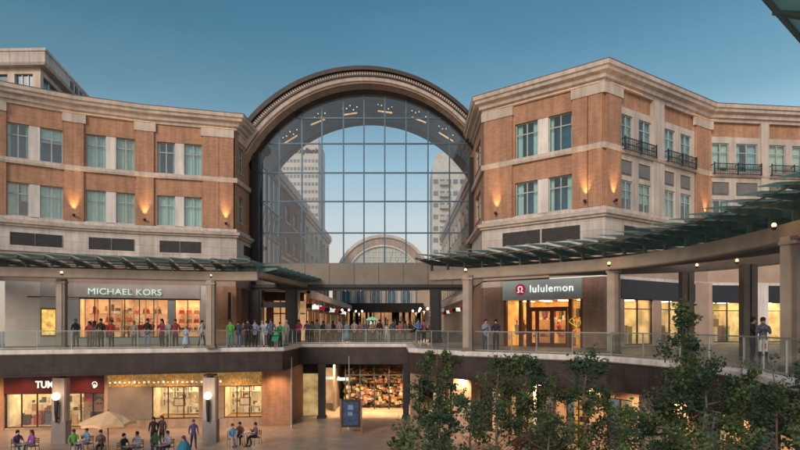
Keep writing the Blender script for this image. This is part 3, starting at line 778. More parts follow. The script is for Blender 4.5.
# ------------------------------------------------------------------ shops on the upper level
def room(par, fr, s0, s1, z0, z1, depth, m, lightm='shop_light', floor='deck_paving'):
    b = MB(); b.fbox(fr, s0,s1,-depth-.1,-depth,z0,z1); b.fbox(fr, s0-.1,s0-.002,-depth,-.32,z0,z1); b.fbox(fr, s1+.002,s1+.1,-depth,-.32,z0,z1)
    b.build('interior_wall', m, par)  # emissive walls, bright on their own in place of light falling on them
    b = MB(); b.fbox(fr, s0,s1,-depth,-.3,z0-.03,z0-.003); b.build('interior_floor', 'shelf', par)
    b = MB(); b.fbox(fr, s0,s1,-depth,-.3,z1+.002,z1+.08); b.build('interior_ceiling', 'white', par)
    n = max(2, int((s1-s0)/1.3))
    for i in range(n):
        u = s0+(s1-s0)*(i+.5)/n
        b = MB(); b.fbox(fr, u-.22,u+.22,-depth*.6,-depth*.35,z1-.035,z1-.003); b.build('ceiling_light', lightm, par)
STK = [(.5,.1,.06),(.7,.62,.5),(.12,.07,.04),(.45,.25,.1),(.6,.55,.45),(.08,.1,.14),(.55,.4,.25),(.3,.05,.05),(.75,.7,.62)]
def stock(par, fr, s0, s1, n0, levels, name='products', pal=None, dens=1.0, h=(.1,.34), hang=False):
    pal = pal or STK; b = MB(); rn = random.Random(int(s0*77+n0*13+len(levels)*5+fr.a.x*3))
    for z in levels:
        u = s0+.05
        while u < s1-.15:
            w_ = rn.uniform(.1,.34); b.m = rn.randrange(len(pal))
            if rn.random() < dens:
                hh = rn.uniform(*h)
                if hang: b.fbox(fr, u,u+w_*.6,n0,n0+.3,z-hh*2,z)
                else: b.fbox(fr, u,min(u+w_,s1-.05),n0+.05,n0+.28,z+.002,z+hh)
            u += w_+rn.uniform(.03,.2)
    return b.build(name, [cloth(c) for c in pal], par)
def paneglass(par, fr, s0,s1,z0,z1,n,mats='shop_glass',fm='dark_metal',dep=-.12,w=.06, transom=None):
    o = MB(); 
    for i in range(n+1):
        u = s0+(s1-s0)*i/n; o.fbox(fr, max(s0,u-w/2),min(s1,u+w/2),dep-.06,dep+.04,z0,z1)
    o.fbox(fr, s0,s1,dep-.055,dep+.035,z0,z0+w); o.fbox(fr, s0,s1,dep-.055,dep+.035,z1-w,z1)
    if transom: o.fbox(fr, s0,s1,dep-.05,dep+.03,transom,transom+w)
    q = o.build('shop_window', fm, par)
    b = MB(); b.quad([fr.pt(s0,dep,z0),fr.pt(s1,dep,z0),fr.pt(s1,dep,z1),fr.pt(s0,dep,z1)]); b.build('pane', mats, q)
    return q

# handbag shop
mid = PL.at(120)
MK = thing('shopfront', 'handbag shop with a lit MICHAEL KORS sign on the upper level at left', 'shop', (mid.x,mid.y,-1.5), 'shopfronts')
M['pale_wall'] = mat('pale_wall', (.5,.5,.5),.5,.06,1.5); M['side_white'] = mat('side_white', (.68,.62,.56),.6,.06,1.5)
for (a,e,n1,z1,m_) in ((5,28,.06,2.9,'side_white'),(28,40,.055,2.9,'side_white'),(40,79,.06,1.82,'pale_wall'),(168,175,.05,1.85,'pale_wall'),(200,213,.06,2.9,'side_white')):
    b = MB(); b.strip(PL.sub(a,e), -.3,n1,-1.5,z1); b.build('side_wall', m_, MK)
b = MB(); b.strip(PL.sub(40,200), -.3,.12,1.85,2.9); b.build('sign_board', M.setdefault('mk_board', mat('mk_board', (.5,.45,.43), .6, .07, 2)), MK)
b = MB(); b.strip(PL.sub(27,200), .122,.16,1.83,1.9); b.build('sign_trim', 'black', MK)
b = MB(); b.strip(PL.sub(79,200), -.3,.1,-1.5,-1.0); b.build('stall_riser', M.setdefault('riser', mat('riser', (.42,.47,.44),.4,.06,2)), MK)
fr = PL.fr(79,168); paneglass(MK, fr, 0, fr.L, -1.0,1.85,6)
frm = fr
room(MK, fr, .05, fr.L-.05, -1.0, 1.9, 2.6, 'shop_warm_glow')
fr = PL.fr(175,200); paneglass(MK, fr, 0, fr.L, -1.0,1.85,2); room(MK, fr, .05, fr.L-.05, -1.0, 1.9, 1.6, 'shop_warm_glow')
fr2_ = fr
sf = PL.fr(90,160)
text('MICHAEL KORS', .62, 'sign_mint', PL.fr(91,159).pt(PL.fr(91,159).L*.5,.22,2.13), PL.fr(91,159), MK, bold=0, spacing=1.02, sx=1.12)
# poster
pf = PL.fr(40.5,56.5)
t = thing('poster', 'lit yellow advertising poster left of the handbag window', 'poster', (*pf.pt(pf.L/2,.1,-.9)[:2],-.85))
b = MB(); b.fbox(pf, 0,pf.L,.062,.12,-.85,1.1); b.build('frame', 'wood', t)
b = MB(); b.fbox(pf, .07,pf.L-.07,.122,.13,-.76,1.0); b.build('print', M.setdefault('posterm', mat('poster_print', (.6,.35,.08),.5,.9,2.6,em=(.9,.55,.12),es=.9,col2=(.9,.7,.3))), t)
# shelves and bags
def handbag(c):
    o = thing('handbag', '', 'handbag', (0,0,0), 'handbags on the shop shelves')
    b = MB(); b.hexa([(-.2,-.09,0),(.2,-.09,0),(.2,.09,0),(-.2,.09,0),(-.15,-.04,.26),(.15,-.04,.26),(.15,.04,.26),(-.15,.04,.26)]); b.box(-.155,.155,-.075,-.05,.14,.2); b.box(-.02,.02,-.1,-.07,.1,.15)
    b.build('bag_body', c, o, world=False)
    b = MB(); b.tube([(-.1,0,.25),(-.09,0,.36),(0,0,.42),(.09,0,.36),(.1,0,.25)], .014, 6); b.build('handle', c, o, world=False)
    return o
bcol = {'red':(.42,.03,.02),'tan':(.4,.2,.08),'brown':(.15,.06,.03),'coral':(.6,.12,.06),'white':(.75,.7,.6)}
protos = {k: handbag(cloth(v)) for k,v in bcol.items()}
used = set()
def put_bag(k, fr, u, n, z, lab, sc=1.0):
    o = protos[k] if k not in used else copy_tree(protos[k]); used.add(k)
    p = fr.pt(u,n,z); o.location = (p.x,p.y,z+E); o['label'] = lab; o.scale = (sc,sc,sc)
    o.rotation_euler = (0,0,math.atan2(fr.t.y,fr.t.x))
shel = MB()
for z in (-.55,.15,.8): shel.fbox(frm, .3, frm.L-.3, -2.55,-2.15, z-.04, z)
shel.build('shelf_set', 'shelf', MK)
shel = MB()
for z in (-.55,.1,.8): shel.fbox(fr2_, .1, fr2_.L-.1, -1.55,-1.15, z-.04, z)
shel.build('shelf_set', 'shelf', MK)
shn = {-.55:'bottom',.15:'middle',.8:'top',.1:'middle'}
ordn = ['first','second','third','fourth','fifth','sixth','seventh','eighth']
kk = list(bcol)
for z in (-.55,.15,.8):
    for i in range(7):
        if (i*5+int(z*10)) % 6 == 1: continue
        k = kk[(i*2+int(z*7))%5] if z != .15 else ['red','red','coral','coral','white','coral','red'][i]
        put_bag(k, frm, .9+i*(frm.L-1.7)/6+random.uniform(-.15,.15), -2.32, z, f'{k} handbag on the {shn[z]} shelf of the wide window, {ordn[i]} place from left', random.choice((.95,1.15,1.35,1.5)))
for z in (-.55,.1,.8):
    for i in range(3): put_bag(['coral','tan','red'][(i+int(z*3))%3], fr2_, .35+i*(fr2_.L-.7)/2, -1.35, z, f"{['coral','tan','red'][(i+int(z*3))%3]} handbag on the {shn[z]} shelf of the narrow shop window, {['left','centre','right'][i]}", 1.1)
stock(MK, frm, .2, frm.L-.2, -2.5, (1.0,), dens=.7, h=(.2,.5)); stock(MK, frm, .3, frm.L-.3, -1.0, (-1.0,), 'floor_display', dens=.6, h=(.2,.7))
b = MB()
for u in [frm.L*k/7+.02 for k in range(8)]: b.fbox(frm, max(.06,u-.05), min(frm.L-.06,u+.05), -2.58,-2.1,-1.0,1.85)
b.build('shelf_upright', 'shelf', MK)
# plinth tables
for i,u in enumerate((1.6,3.9,6.0)):
    p = frm.pt(u,-1.2,-1.0); t = thing('display_plinth', 'white display plinth behind the handbag shop glass, '+['left one','middle one','right one'][i], 'plinth', (p.x,p.y,-1), 'display plinths')
    b = MB(); b.fbox(frm, u-.4,u+.4,-1.5,-.9,-1.0,-.5); b.build('body', 'white', t); b = MB(); b.fbox(frm, u-.45,u+.45,-1.55,-.85,-.5,-.45); b.build('top', 'shelf', t)
    put_bag(['coral','red','coral'][i], frm, u, -1.2, -.45, ['coral handbag on the left display plinth','red handbag on the middle display plinth','coral handbag on the right display plinth'][i], 1.5)

# brick pier and doorway right of it
SW = thing('shop_wall', 'brick wall with tall lit doorway between the handbag shop and the glass arch', 'wall', (*PL.at(226),-1.5))
b = MB(); b.strip(PL.sub(213,240), -.3,.1,-1.5,2.9); b.build('brick_wall', 'brick', SW)
b = MB(); b.box(X_(227,43),X_(229,43),43.2,43.5,.3,2.4); b.build('blade_sign', 'black', SW)
b = MB(); b.box(-12.25,-11.55,49,49.3,-1.5,1.6); b.build('glow_wall', 'shop_warm_glow', SW)  # peach doorway light is put into this wall's own emission
b = MB(); b.box(-11.5,-8.6,52,52.3,-1.5,2.7); b.build('glow_wall', 'shop_warm_glow', SW)  # also self-glowing, stands for the lit interior
b = MB()
for x in (-10.9,-10.1,-9.3): b.box(x,x+.09,51.8,51.95,-1.5,2.7)
b.box(-11.5,-8.6,51.8,51.96,.9,1.0); b.build('mullion', 'door_wood', SW)
b = MB(); b.strip([Vector((-12.3,48)),Vector((-8.4,50))], -.1, 0, 2.0, 2.75); b.build('lintel', 'brick_dark', SW)

# athletic wear shop
LU = thing('shopfront', 'athletic wear shop with a grey lululemon sign and red round logo', 'shop', (*PR.at(543),-1.5), 'shopfronts')
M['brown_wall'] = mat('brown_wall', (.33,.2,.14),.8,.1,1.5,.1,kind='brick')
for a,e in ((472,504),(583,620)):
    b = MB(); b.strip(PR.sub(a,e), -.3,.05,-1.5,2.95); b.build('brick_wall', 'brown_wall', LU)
b = MB(); b.strip(PR.sub(482,503), .052,.09,2.55,2.95); b.build('cap', 'stone_trim', LU)
lf = PR.fr(504,583); L = lf.L
b = MB(); b.fbox(lf, 0,L,-.2,.22,1.62,2.93); b.build('sign_board', 'sign_gray', LU)
u0 = lf.px(522); u1 = lf.px(550)
c0 = lf.pt(u0,.24,2.33)
b = MB(); K=28
ring = [lf.pt(u0+.37*math.cos(2*math.pi*i/K), .25, 2.33+.37*math.sin(2*math.pi*i/K)) for i in range(K)]
b.quad(ring); ring2 = [lf.pt(u0+.37*math.cos(2*math.pi*i/K), .222, 2.33+.37*math.sin(2*math.pi*i/K)) for i in range(K)]
for i in range(K): b.quad([ring[i],ring2[i],ring2[(i+1)%K],ring[(i+1)%K]])
b.build('round_logo', 'red', LU)
b = MB(); pts = [lf.pt(u0-.21,.27,2.13),lf.pt(u0-.08,.27,2.15)]
for i in range(13):
    a = math.radians(235-290*i/12); pts.append(lf.pt(u0+.15*math.cos(a),.27,2.37+.15*math.sin(a)))
pts += [lf.pt(u0+.08,.27,2.15),lf.pt(u0+.21,.27,2.13)]
b.tube(pts, .032, 6); b.build('logo_mark', 'sign_white', LU)
text('lululemon', .70, 'sign_white', lf.pt(lf.px(552.5),.23,2.1), lf, LU, bold=0, spacing=1.1, sx=1.0)
# front: glass bays and door
zs = -1.5; zt_ = 1.6
def px(u): return lf.px(u)
b = MB()
for a,e in ((504,506.5),(519,522),(526.5,529.5),(568.5,572),(580.5,583)): b.fbox(lf, px(a),px(e),-.2,.05,zs,zt_)
b.fbox(lf, px(529.5),px(568.5),-.18,.03,1.02,1.12); b.build('door_surround', 'door_wood', LU)
for a,e in ((506.5,519),(522,526.5),(572,580.5)):
    b = MB(); b.quad([lf.pt(px(a),-.1,zs),lf.pt(px(e),-.1,zs),lf.pt(px(e),-.1,zt_),lf.pt(px(a),-.1,zt_)]); b.build('pane', 'shop_glass', LU)
for a,e in ((530,536),(536.5,551.3),(551.7,567)):
    s0,s1 = px(a),px(e); o = MB(); w_ = .12 if e-a > 8 else .08
    o.fbox(lf, s0,s0+w_,-.16,-.06,zs,1.02); o.fbox(lf, s1-w_,s1,-.16,-.06,zs,1.02); o.fbox(lf, s0+w_,s1-w_,-.155,-.065,.84,1.02); o.fbox(lf, s0+w_,s1-w_,-.155,-.065,-.5,-.38); o.fbox(lf, s0+w_,s1-w_,-.155,-.065,zs,-1.25)
    d = o.build('door', 'door_wood', LU)
    b = MB(); b.quad([lf.pt(s0,-.11,zs),lf.pt(s1,-.11,zs),lf.pt(s1,-.11,1.0),lf.pt(s0,-.11,1.0)]); b.build('pane', 'shop_glass', d)
    b = MB(); b.tube([lf.pt(s1-.17,-.02,-.75),lf.pt(s1-.17,-.02,-.05)], .02, 6); b.build('handle', 'steel', d)
room(LU, lf, .1, L-.1, -1.5, 1.62, 4.5, 'shop_orange_glow')
b = MB()
for u in (.9,2.6,4.4): b.fbox(lf, u,u+1.1,-3.6,-3.1,-1.5,.3)
b.build('shelf_set', 'shelf', LU)
stock(LU, lf, .7, L-.5, -3.55, (.32,), dens=.9); stock(LU, lf, .3, L-.3, -4.4, (1.1,.2), 'hanging_garments', hang=True, h=(.25,.4), pal=[(.5,.05,.08),(.1,.1,.12),(.6,.5,.45),(.3,.1,.2),(.7,.4,.1)])
stock(LU, lf, 1.2, L-1, -2.2, (-1.5,-.9), 'table_display', dens=.6)
# mannequins
def mannequin(fr, u, n, c, lab, grp='mannequins in the athletic wear shop'):
    p = fr.pt(u,n,-1.5); t = thing('mannequin', lab, 'mannequin', (p.x,p.y,-1.5), grp)
    b = MB(); b.lathe((p.x,p.y,-1.5), [(0,0),(.2,0),(.2,.02),(.02,.04),(.02,.8)], 12); b.build('stand', 'steel', t, smooth=True)
    b = MB(); b.lathe((p.x,p.y,-1.5), [(.03,.75),(.15,.8),(.17,.92),(.12,1.1),(.17,1.3),(.19,1.38),(.13,1.46),(.05,1.5),(.045,1.6)], 14); b.build('torso', c, t, smooth=True)
    b = MB(); b.ball((p.x,p.y,.2), .1, 10, (1,1,1.25)); b.build('head', 'white', t, smooth=True)
for u_,c_,l_ in ((.7,(.5,.07,.05),'mannequin in a red top at the left end of the handbag window'),(2.9,(.6,.5,.38),'mannequin in a beige top left of the middle display plinth'),(frm.L-1.1,(.5,.08,.12),'mannequin in a crimson top at the right end of the handbag window')):
    mannequin(frm, u_, -.75, cloth(c_), l_, 'mannequins in the handbag shop')
mannequin(lf, px(511.5), -.8, cloth((.6,.55,.5)), 'mannequin in a pale top left of the lululemon door')
mannequin(lf, px(516.5), -1.1, cloth((.25,.04,.06)), 'mannequin in a maroon top beside the pale one')
mannequin(lf, px(543), -2.6, cloth((.45,.08,.1)), 'mannequin in a red top seen through the left door leaf')
mannequin(lf, px(560), -2.2, cloth((.5,.2,.2)), 'mannequin in a pink top seen through the right door leaf')
b = MB(); f_ = lf
pts = [lf.pt(px(573.5)+.25*math.sin(i*.9),-.0+.08,-.45+.12*i) for i in range(9)]
b.tube(pts, .035, 6); b.tube([lf.pt(px(578)+.2*math.cos(i*.7),.1,.1+.25*math.sin(i*.7)) for i in range(10)], .035, 6)
tag(b.build('ribbon_ornament', M.setdefault('yel', mat('yellow_ribbon', (.7,.55,.06),.5,.1,3,em=(.8,.6,.05),es=.4))), 'curly yellow ribbon ornament on the right window of the lululemon shop', 'ornament')

# corner and right shops
def simple_shop(a, e, label, m, wins, z=(1.62,2.85), parts=4):
    fr = PR.fr(a,e); t = thing('shopfront', label, 'shop', (*PR.at((a+e)/2),-1.5), 'shopfronts')
    b = MB(); b.strip(PR.sub(a,e), -.3,.1,z[0],z[1]); b.build('sign_board', M.setdefault('navy', mat('navy_band', (.02,.024,.035),.5,.1,2)), t)
    for (p0,p1,n) in wins:
        s0,s1 = fr.px(p0),fr.px(p1)
        paneglass(t, fr, s0,s1,-1.35,z[0],n,transom=.95)
        room(t, fr, s0+.05,s1-.05,-1.35,z[0],2.8,m)
        b = MB()
        for k in range(parts):
            u = s0+.3+(s1-s0-.6)*(k+.5)/parts; b.fbox(fr, u-.25,u+.2,-2.2,-1.6,-1.35,-.6+.5*((k*3)%4))
        b.build('display_stand', 'wood', t)
        stock(t, fr, s0+.2, s1-.2, -2.75, (-.435,.165,.765), dens=.85)
        stock(t, fr, s0+.2, s1-.2, -1.4, (-1.35,), 'floor_display', dens=.6, h=(.4,1.3), pal=[(.1,.08,.06),(.3,.34,.1),(.6,.55,.4),(.2,.1,.05)])
        b = MB(); w3 = (s1-s0)/3; b.fbox(fr, s0+.15,s0+w3,-2.79,-2.76,-1.3,1.4); b.fbox(fr, s1-w3*.8,s1-.15,-2.79,-2.76,-1.3,1.4); b.m = 0
        b.build('backdrop', M.setdefault('backdrop', mat('backdrop', (.3,.36,.06),.7,.5,1.6,em=(.45,.5,.05),es=.4)), t)
        b = MB()
        for k in range(3): b.fbox(fr, s0+.2,s1-.2,-2.75,-2.5,-.5+k*.6,-.44+k*.6)
        b.build('shelf_set', 'white', t)
    cur = a
    b = MB()
    for (p0,p1,n) in wins+[(e,e,0)]:
        if p0-cur > .3: b.strip(PR.sub(cur,p0), -.3,.04,-1.5,z[0])
        cur = p1
    for (p0,p1,n) in wins: b.strip(PR.sub(p0,p1), -.3,.04,-1.5,-1.36)
    b.build('pier_wall', 'plaster', t)
    return t
simple_shop(620,694,'shopfront with yellow lit windows and a dark blank band right of the brick corner','shop_yellow_glow',[(624,653,2),(661,690,3)])
b = MB(); b.strip(PR.sub(694,711), -.3,.14,-1.5,3.0); tag(b.build('brick_pier', M['plaster']), 'plain pinkish pier standing between the two yellow lit shopfronts', 'pier')
simple_shop(711,745,'shopfront with amber windows under a dark band, right of the pinkish pier','shop_yellow_glow',[(713,743,2)])
simple_shop(767,850,'shopfront with amber windows at the right edge behind the nearest column','shop_yellow_glow',[(768,784,1),(788,845,3)])
b = MB(); b.strip(PR.sub(745,767), -.3,.14,-1.5,3.0); tag(b.build('stone_pier', 'stone_white'), 'pale stone pier behind the couple on the right walkway', 'pier')
b = MB(); b.strip(PR.sub(620,900), -.3,.07,2.85,3.05); b.build('stone_lintel', 'stone_white', RB)

# ------------------------------------------------------------------ the street beyond the arch
def street_side(x, sgn, Y0, Y1, H, m, wm, label, bayw=4.2, z0=-7.2, arcade=True):
    # facade in plane X=x facing the street (sgn=+1 faces right)
    fr = Fr((x,Y0),(x,Y1)) if sgn > 0 else Fr((x,Y1),(x,Y0))
    t = thing('street_building', label, 'building', (x-sgn*3,(Y0+Y1)/2,z0))
    L = fr.L; n = max(1, int(L/bayw)); w = L/n
    b = MB(); rows = [(4.6,6.6),(8.3,10.3),(12,14)]
    rows = [r for r in rows if r[1] < H-1]
    for i in range(n):
        u = i*w
        b.fbox(fr, u,u+w*.24,-.4,0,3.4,H); b.fbox(fr, u+w*.76,u+w,-.4,0,3.4,H)
        zs_ = [3.4]+[q for r in rows for q in r]+[H]
        for k in range(0,len(zs_),2): b.fbox(fr, u+w*.24,u+w*.76,-.4,-.003,zs_[k],zs_[k+1])
    b.fbox(fr, -.01, L+.01,-7,-.41,z0,H-.1)
    b.build('wall', m, t)
    for i in range(n):
        for r in rows:
            u = i*w; b = MB(); b.fbox(fr, u+w*.24,u+w*.76,-.3,-.25,r[0],r[1]); o = b.build('window', wm, t)
            b = MB(); b.fbox(fr, u+w*.49,u+w*.51,-.25,-.2,r[0],r[1]); b.fbox(fr, u+w*.24,u+w*.49,-.25,-.21,r[0]+1.3,r[0]+1.37); b.fbox(fr, u+w*.51,u+w*.76,-.25,-.21,r[0]+1.3,r[0]+1.37); b.build('mullion', 'white', o)
            b = MB(); b.fbox(fr, u+w*.2,u+w*.8,.001,.12,r[0]-.22,r[0]-.02); b.build('sill', 'stone_trim', t)
    b = MB(); b.fbox(fr, -.2,L+.2,.002,.45,H-.9,H); b.fbox(fr,-.2,L+.2,.002,.25,H-1.3,H-.902); b.fbox(fr,-.2,L+.2,.002,.2,7.3,7.6); b.build('cornice', 'stone_trim', t)
    return t, fr
street_side(-13.3, 1, 60, 80, 16.7, 'brick_dark', 'tower_glass', 'dark brick block seen through the left of the glass arch')
street_side(-13.4, 1, 80.3, 108, 16.4, 'cream_far', 'tower_glass', 'pale stone block beyond the dark brick one through the glass arch')
street_side(7.9, -1, 57, 108, 16.7, 'cream_far', 'tower_glass', 'pale stone block seen through the right of the glass arch')
# street arcades at walkway level
M['shop_dim2'] = mat('shop_dim2', (.3,.18,.1),.7,.5,.8,em=(.8,.42,.2),es=.3)
SIGNS = [('white',), ('red',)]
def arcade(x, sgn, Y0, Y1, label):
    fr = Fr((x,Y0),(x,Y1)) if sgn > 0 else Fr((x,Y1),(x,Y0)); L = fr.L
    t = thing('shop_arcade', label, 'arcade', (x,(Y0+Y1)/2,-1.5))
    b = MB(); b.fbox(fr, 0,L,-3,1.6,3.05,3.4); b.fbox(fr, 0,L,1.3,1.7,2.7,3.4); b.build('canopy_band', 'stone_white', t)
    n = int(L/5.2); w = L/n
    for i in range(n):
        u = i*w; b = MB(); b.fbox(fr, u,u+.8,-.4,.1,-1.5,3.05); b.fbox(fr, u-.1,u+.9,-.4,.16,2.6,2.9); b.build('pilaster', ['plaster','stone_white','brick'][i%3], t)
        b = MB(); b.fbox(fr, u+.8,u+w,-.35,-.3,-1.5,1.5); b.build('shop_window', ['shop_warm_glow','shop_cream_glow','shop_dim2','shop_warm_glow'][i%4], t)
        b = MB(); b.fbox(fr, u+.8,u+w,-.3,-.02,1.5,3.05); b.build('sign_board', ['dark_metal','maroon','gray_wall'][i%3], t)
        b = MB()
        for q in (.8,.8+(w-.8)/3,.8+(w-.8)*2/3): b.fbox(fr, u+q,u+q+.07,-.3,-.2,-1.5,1.5)
        b.build('mullion', 'black', t)
        b = MB(); b.fbox(fr, u+w*.5-.6,u+w*.5+.9,.0,.08,2.0,2.45); b.build('sign', ['sign_white','red','sign_white'][i%3], t)
        # hanging blade sign and lamp
        b = MB(); b.fbox(fr, u+.35,u+.42,.1,.9,1.75,2.25); b.build('blade_sign', ['sign_white','red','dark_metal'][(i+1)%3], t)
        b = MB(); p = fr.pt(u+w*.6,1.0,2.95); b.ball(p,.13,8); b.build('downlight', 'globe', t)
arcade(-10.6, 1, 57, 106, 'lit arcade of small shops on the left side of the street under the arch')
arcade(8.6, -1, 52, 106, 'lit arcade of small shops on the right side of the street under the arch')
# dark brick end wall with the arched windows
EB = thing('street_building', 'cream stone facade with arched blue windows closing the street', 'building', (-3,110,-7.2))
b = MB(); b.box(-13,9,110,112,-7.2,9.2); b.build('wall', 'cream_far', EB)
for i,x in enumerate((-10.4,-7.6,-4.6,-1.6,1.2)):
    w_ = .85; b = MB(); 
    pts = [(x-w_,109.9,4.0),(x+w_,109.9,4.0)]+[(x+w_*math.cos(a),109.9,5.9+w_*math.sin(a)) for a in [math.pi*k/12 for k in range(13)]]
    b.quad(pts); o = b.build('window', 'blue_glass', EB)
    b = MB(); b.tube([(x-w_,109.85,4)]+[(x+w_*math.cos(a),109.85,5.9+w_*math.sin(a)) for a in [math.pi-math.pi*k/12 for k in range(13)]]+[(x+w_,109.85,4)], .09, 6); b.box(x-.04,x+.04,109.8,109.9,4,6.7); b.build('frame', 'white', o)
for x in (-9,-6.1,-3.1,-.2,2.7,-11.8):
    b = MB(); b.box(x-.35,x+.35,109.5,109.99,3.4,7.4); b.box(x-.5,x+.5,109.4,109.99,7.0,7.5); b.build('pilaster', 'stone_white', EB)
b = MB(); b.box(-13,9,109.2,109.99,7.55,8.2); b.build('cornice', 'stone_trim', EB)
b = MB(); b.box(-10.4,4.4,106.5,109.9,2.2,3.9); b.build('awning', 'black', EB)
M['shop_dim'] = mat('shop_dim', (.3,.18,.1),.7,.5,.8,em=(.8,.42,.2),es=.5)
b = MB(); b.box(-10,4.2,109.6,109.9,-1.5,2.2); b.build('shop_window', 'shop_dim', EB)
stock(EB, Fr((-10,109),(4.2,109)), 0, 14, -.2, (-1.5,-.3), dens=.6, h=(.5,1.8), pal=[(.1,.05,.03),(.5,.4,.3),(.4,.08,.06),(.08,.1,.06),(.7,.6,.5)])
b = MB()
for i in range(14):
    u_ = -10+i*1.05+random.uniform(-.4,.4); b.box(u_,u_+random.uniform(.1,.9),109.2,109.5,-1.5+random.choice((0,0,1.2)),2.2)
b.build('mullion', 'black', EB)
# far glass vault
FV = thing('glass_galleria', 'distant stone arched glass vault seen low through the big arch', 'galleria', (-3.3,113,-7.2))
def far_ring(name, m, R0, R1, Y):
    b = MB(); loft(b, [arc2(-3.3,8,R0,Y,40), arc2(-3.3,8,R1,Y,40), arc2(-3.3,8,R1,Y+1,40), arc2(-3.3,8,R0,Y+1,40)]); b.build(name, m, FV)
far_ring('stone_arch', 'stone_warm', 7.6, 9.0, 112.6); far_ring('roof_edge', 'stone_trim', 9.02, 9.6, 112.2); far_ring('moulding', 'stone_white', 7.3, 7.58, 112.5)
b = MB(); a = arc2(-3.3,8,7.3,113,30); b.quad(a[::-1]); b.build('glass_wall', M.setdefault('farglass', mat('far_glass', (.5,.52,.48),.3,.12,.5)), FV)
b = MB()
for i in range(-6,7):
    x = -3.3+i*1.1; h = math.sqrt(max(0,7.3**2-(i*1.1)**2))
    if h > .2: b.box(x-.05,x+.05,112.85,112.95,8,8+h)
for k in range(1,7):
    z = k*1.05; h = math.sqrt(7.3**2-z*z); b.box(-3.3-h,-3.3+h,112.86,112.94,8+z-.04,8+z+.04)
for a_ in range(15,180,15):
    ca,sa = math.cos(math.radians(a_)),math.sin(math.radians(a_)); b.tube([(-3.3,112.8,8),(-3.3+7.2*ca,112.8,8+7.2*sa)], .05, 5)
b.build('mullion_grid', 'white', FV)
# towers
def tower(x0,x1,Y,top,label,m='tower_white',fl=3.9,base=-7.2,depth=18,wfrac=.5,cols_=8,crown=5):
    t = thing('office_tower', label, 'tower', ((x0+x1)/2,Y,base))
    b = MB(); b.box(x0,x1,Y,Y+depth,base,top); b.build('wall', m, t)
    nf = int((top-crown-0)/fl); 
    for k in range(nf):
        z = top-crown-(k+1)*fl+fl*.25; W = MB(); cw = (x1-x0)/cols_
        for c in range(cols_): W.box(x0+c*cw+cw*.14,x0+c*cw+cw*.86,Y-.04,Y-.002,z,z+fl*wfrac)
        cd = depth/cols_
        for c in range(cols_):
            W.box(x0-.04,x0-.002,Y+c*cd+cd*.14,Y+c*cd+cd*.86,z,z+fl*wfrac); W.box(x1+.002,x1+.04,Y+c*cd+cd*.14,Y+c*cd+cd*.86,z,z+fl*wfrac)
        W.build('window_row', 'tower_glass', t)
        if z < 2: break
    return t
T1 = tower(-42.5,-28.6,200,65,'white bank tower with rows of dark windows and a KeyBank sign','tower_white',crown=6.4,cols_=11,fl=2.7,wfrac=.42)
tf = Fr((-42.5,200),(-27,200))
text('KeyBank', 2.3, M.setdefault('sign_dark', mat('sign_dark', (.02,.02,.025),.5,.05,1)), tf.pt(9.9,.3,59.9), tf, T1, ext=.1, bold=.05)
b = MB(); c = tf.pt(4.0,.3,60.9); b.tube([c+Vector((-.5,0,0)),c+Vector((-.1,0,.55)),c+Vector((.4,0,0)),c+Vector((-.1,0,-.55)),c+Vector((-.5,0,0))], .22, 6); b.tube([c+Vector((.4,0,0)),c+Vector((1.7,0,0))], .2, 6); b.build('key_logo', 'red', T1)
T2 = tower(10.8,24,190,52.5,'pale tower with a flared crown and stacked balconies','tower_white',crown=3,cols_=6,wfrac=.4)
b = MB(); b.hexa([(10.8,190,52.5),(24,190,52.5),(24,208,52.5),(10.8,208,52.5),(12,188.5,56.6),(25,188.5,56.6),(25,209,56.6),(12,209,56.6)]); b.build('crown', 'stone_white', T2)
for k in range(12):
    b = MB(); z = 46-k*3.9; b.box(13.2,16.4,188.4,189.95,z,z+.3); b.box(13.2,16.4,188.4,188.5,z+.3,z+1.2); b.build('balcony', 'tower_stone', T2)

# street furniture of the upper street
def kiosk(x,y):
    t = thing('info_kiosk', 'glowing green kiosk standing in the street under the arch', 'kiosk', (x,y,-1.5))
    b = MB(); b.lathe((x,y,-1.5), [(0,0),(.55,0),(.55,.8),(.6,.85),(.6,.92),(.1,.92)], 12); b.build('counter', 'neon_green', t)
    b = MB(); 
    for a in range(6): b.tube([(x+0.48*math.cos(a*1.047),y+0.48*math.sin(a*1.047),-.6),(x+0.48*math.cos(a*1.047),y+0.48*math.sin(a*1.047),.45)], .05, 6)
    b.build('post', 'white', t)
    b = MB(); b.lathe((x,y,-1.5), [(0,2.3),(.3,2.22),(.62,2.05),(.64,1.95),(0,1.95)], 12); b.build('roof', 'neon_green', t)
    b = MB(); b.box(x-.3,x+.3,y-.2,y+.2,-.55,.3); b.build('goods', 'sign_white', t)
kiosk(X_(372,63),63)
for i,(px_,Y,w_) in enumerate(((335,60,3.2),(362,57,4.0),(400,57,4.5),(418,64,3))):
    x = X_(px_,Y); t = thing('planter', 'low white stone planter in the street, '+['leftmost of four','second from the left','third from the left','rightmost of four'][i], 'planter', (x,Y,-1.5), 'white planters in the street')
    b = MB(); b.box(x-w_/2,x+w_/2,Y-.6,Y+.6,-1.5,-1.0); b.box(x-w_/2-.08,x+w_/2+.08,Y-.68,Y+.68,-1.0,-.9); b.build('trough', 'stone_white', t)
    b = MB()
    for k in range(500):
        p = Vector((x+random.uniform(-w_/2,w_/2),Y+random.uniform(-.5,.5),-.9+abs(random.gauss(0,.35)))); d = Vector((random.gauss(0,1),random.gauss(0,1),random.gauss(0,1))).normalized()*.11; e = d.cross(Vector((.3,.5,.9))).normalized()*.07
        b.quad([p-d,p+e,p+d,p-e])
    b.build('foliage', 'leaf_dark', t)
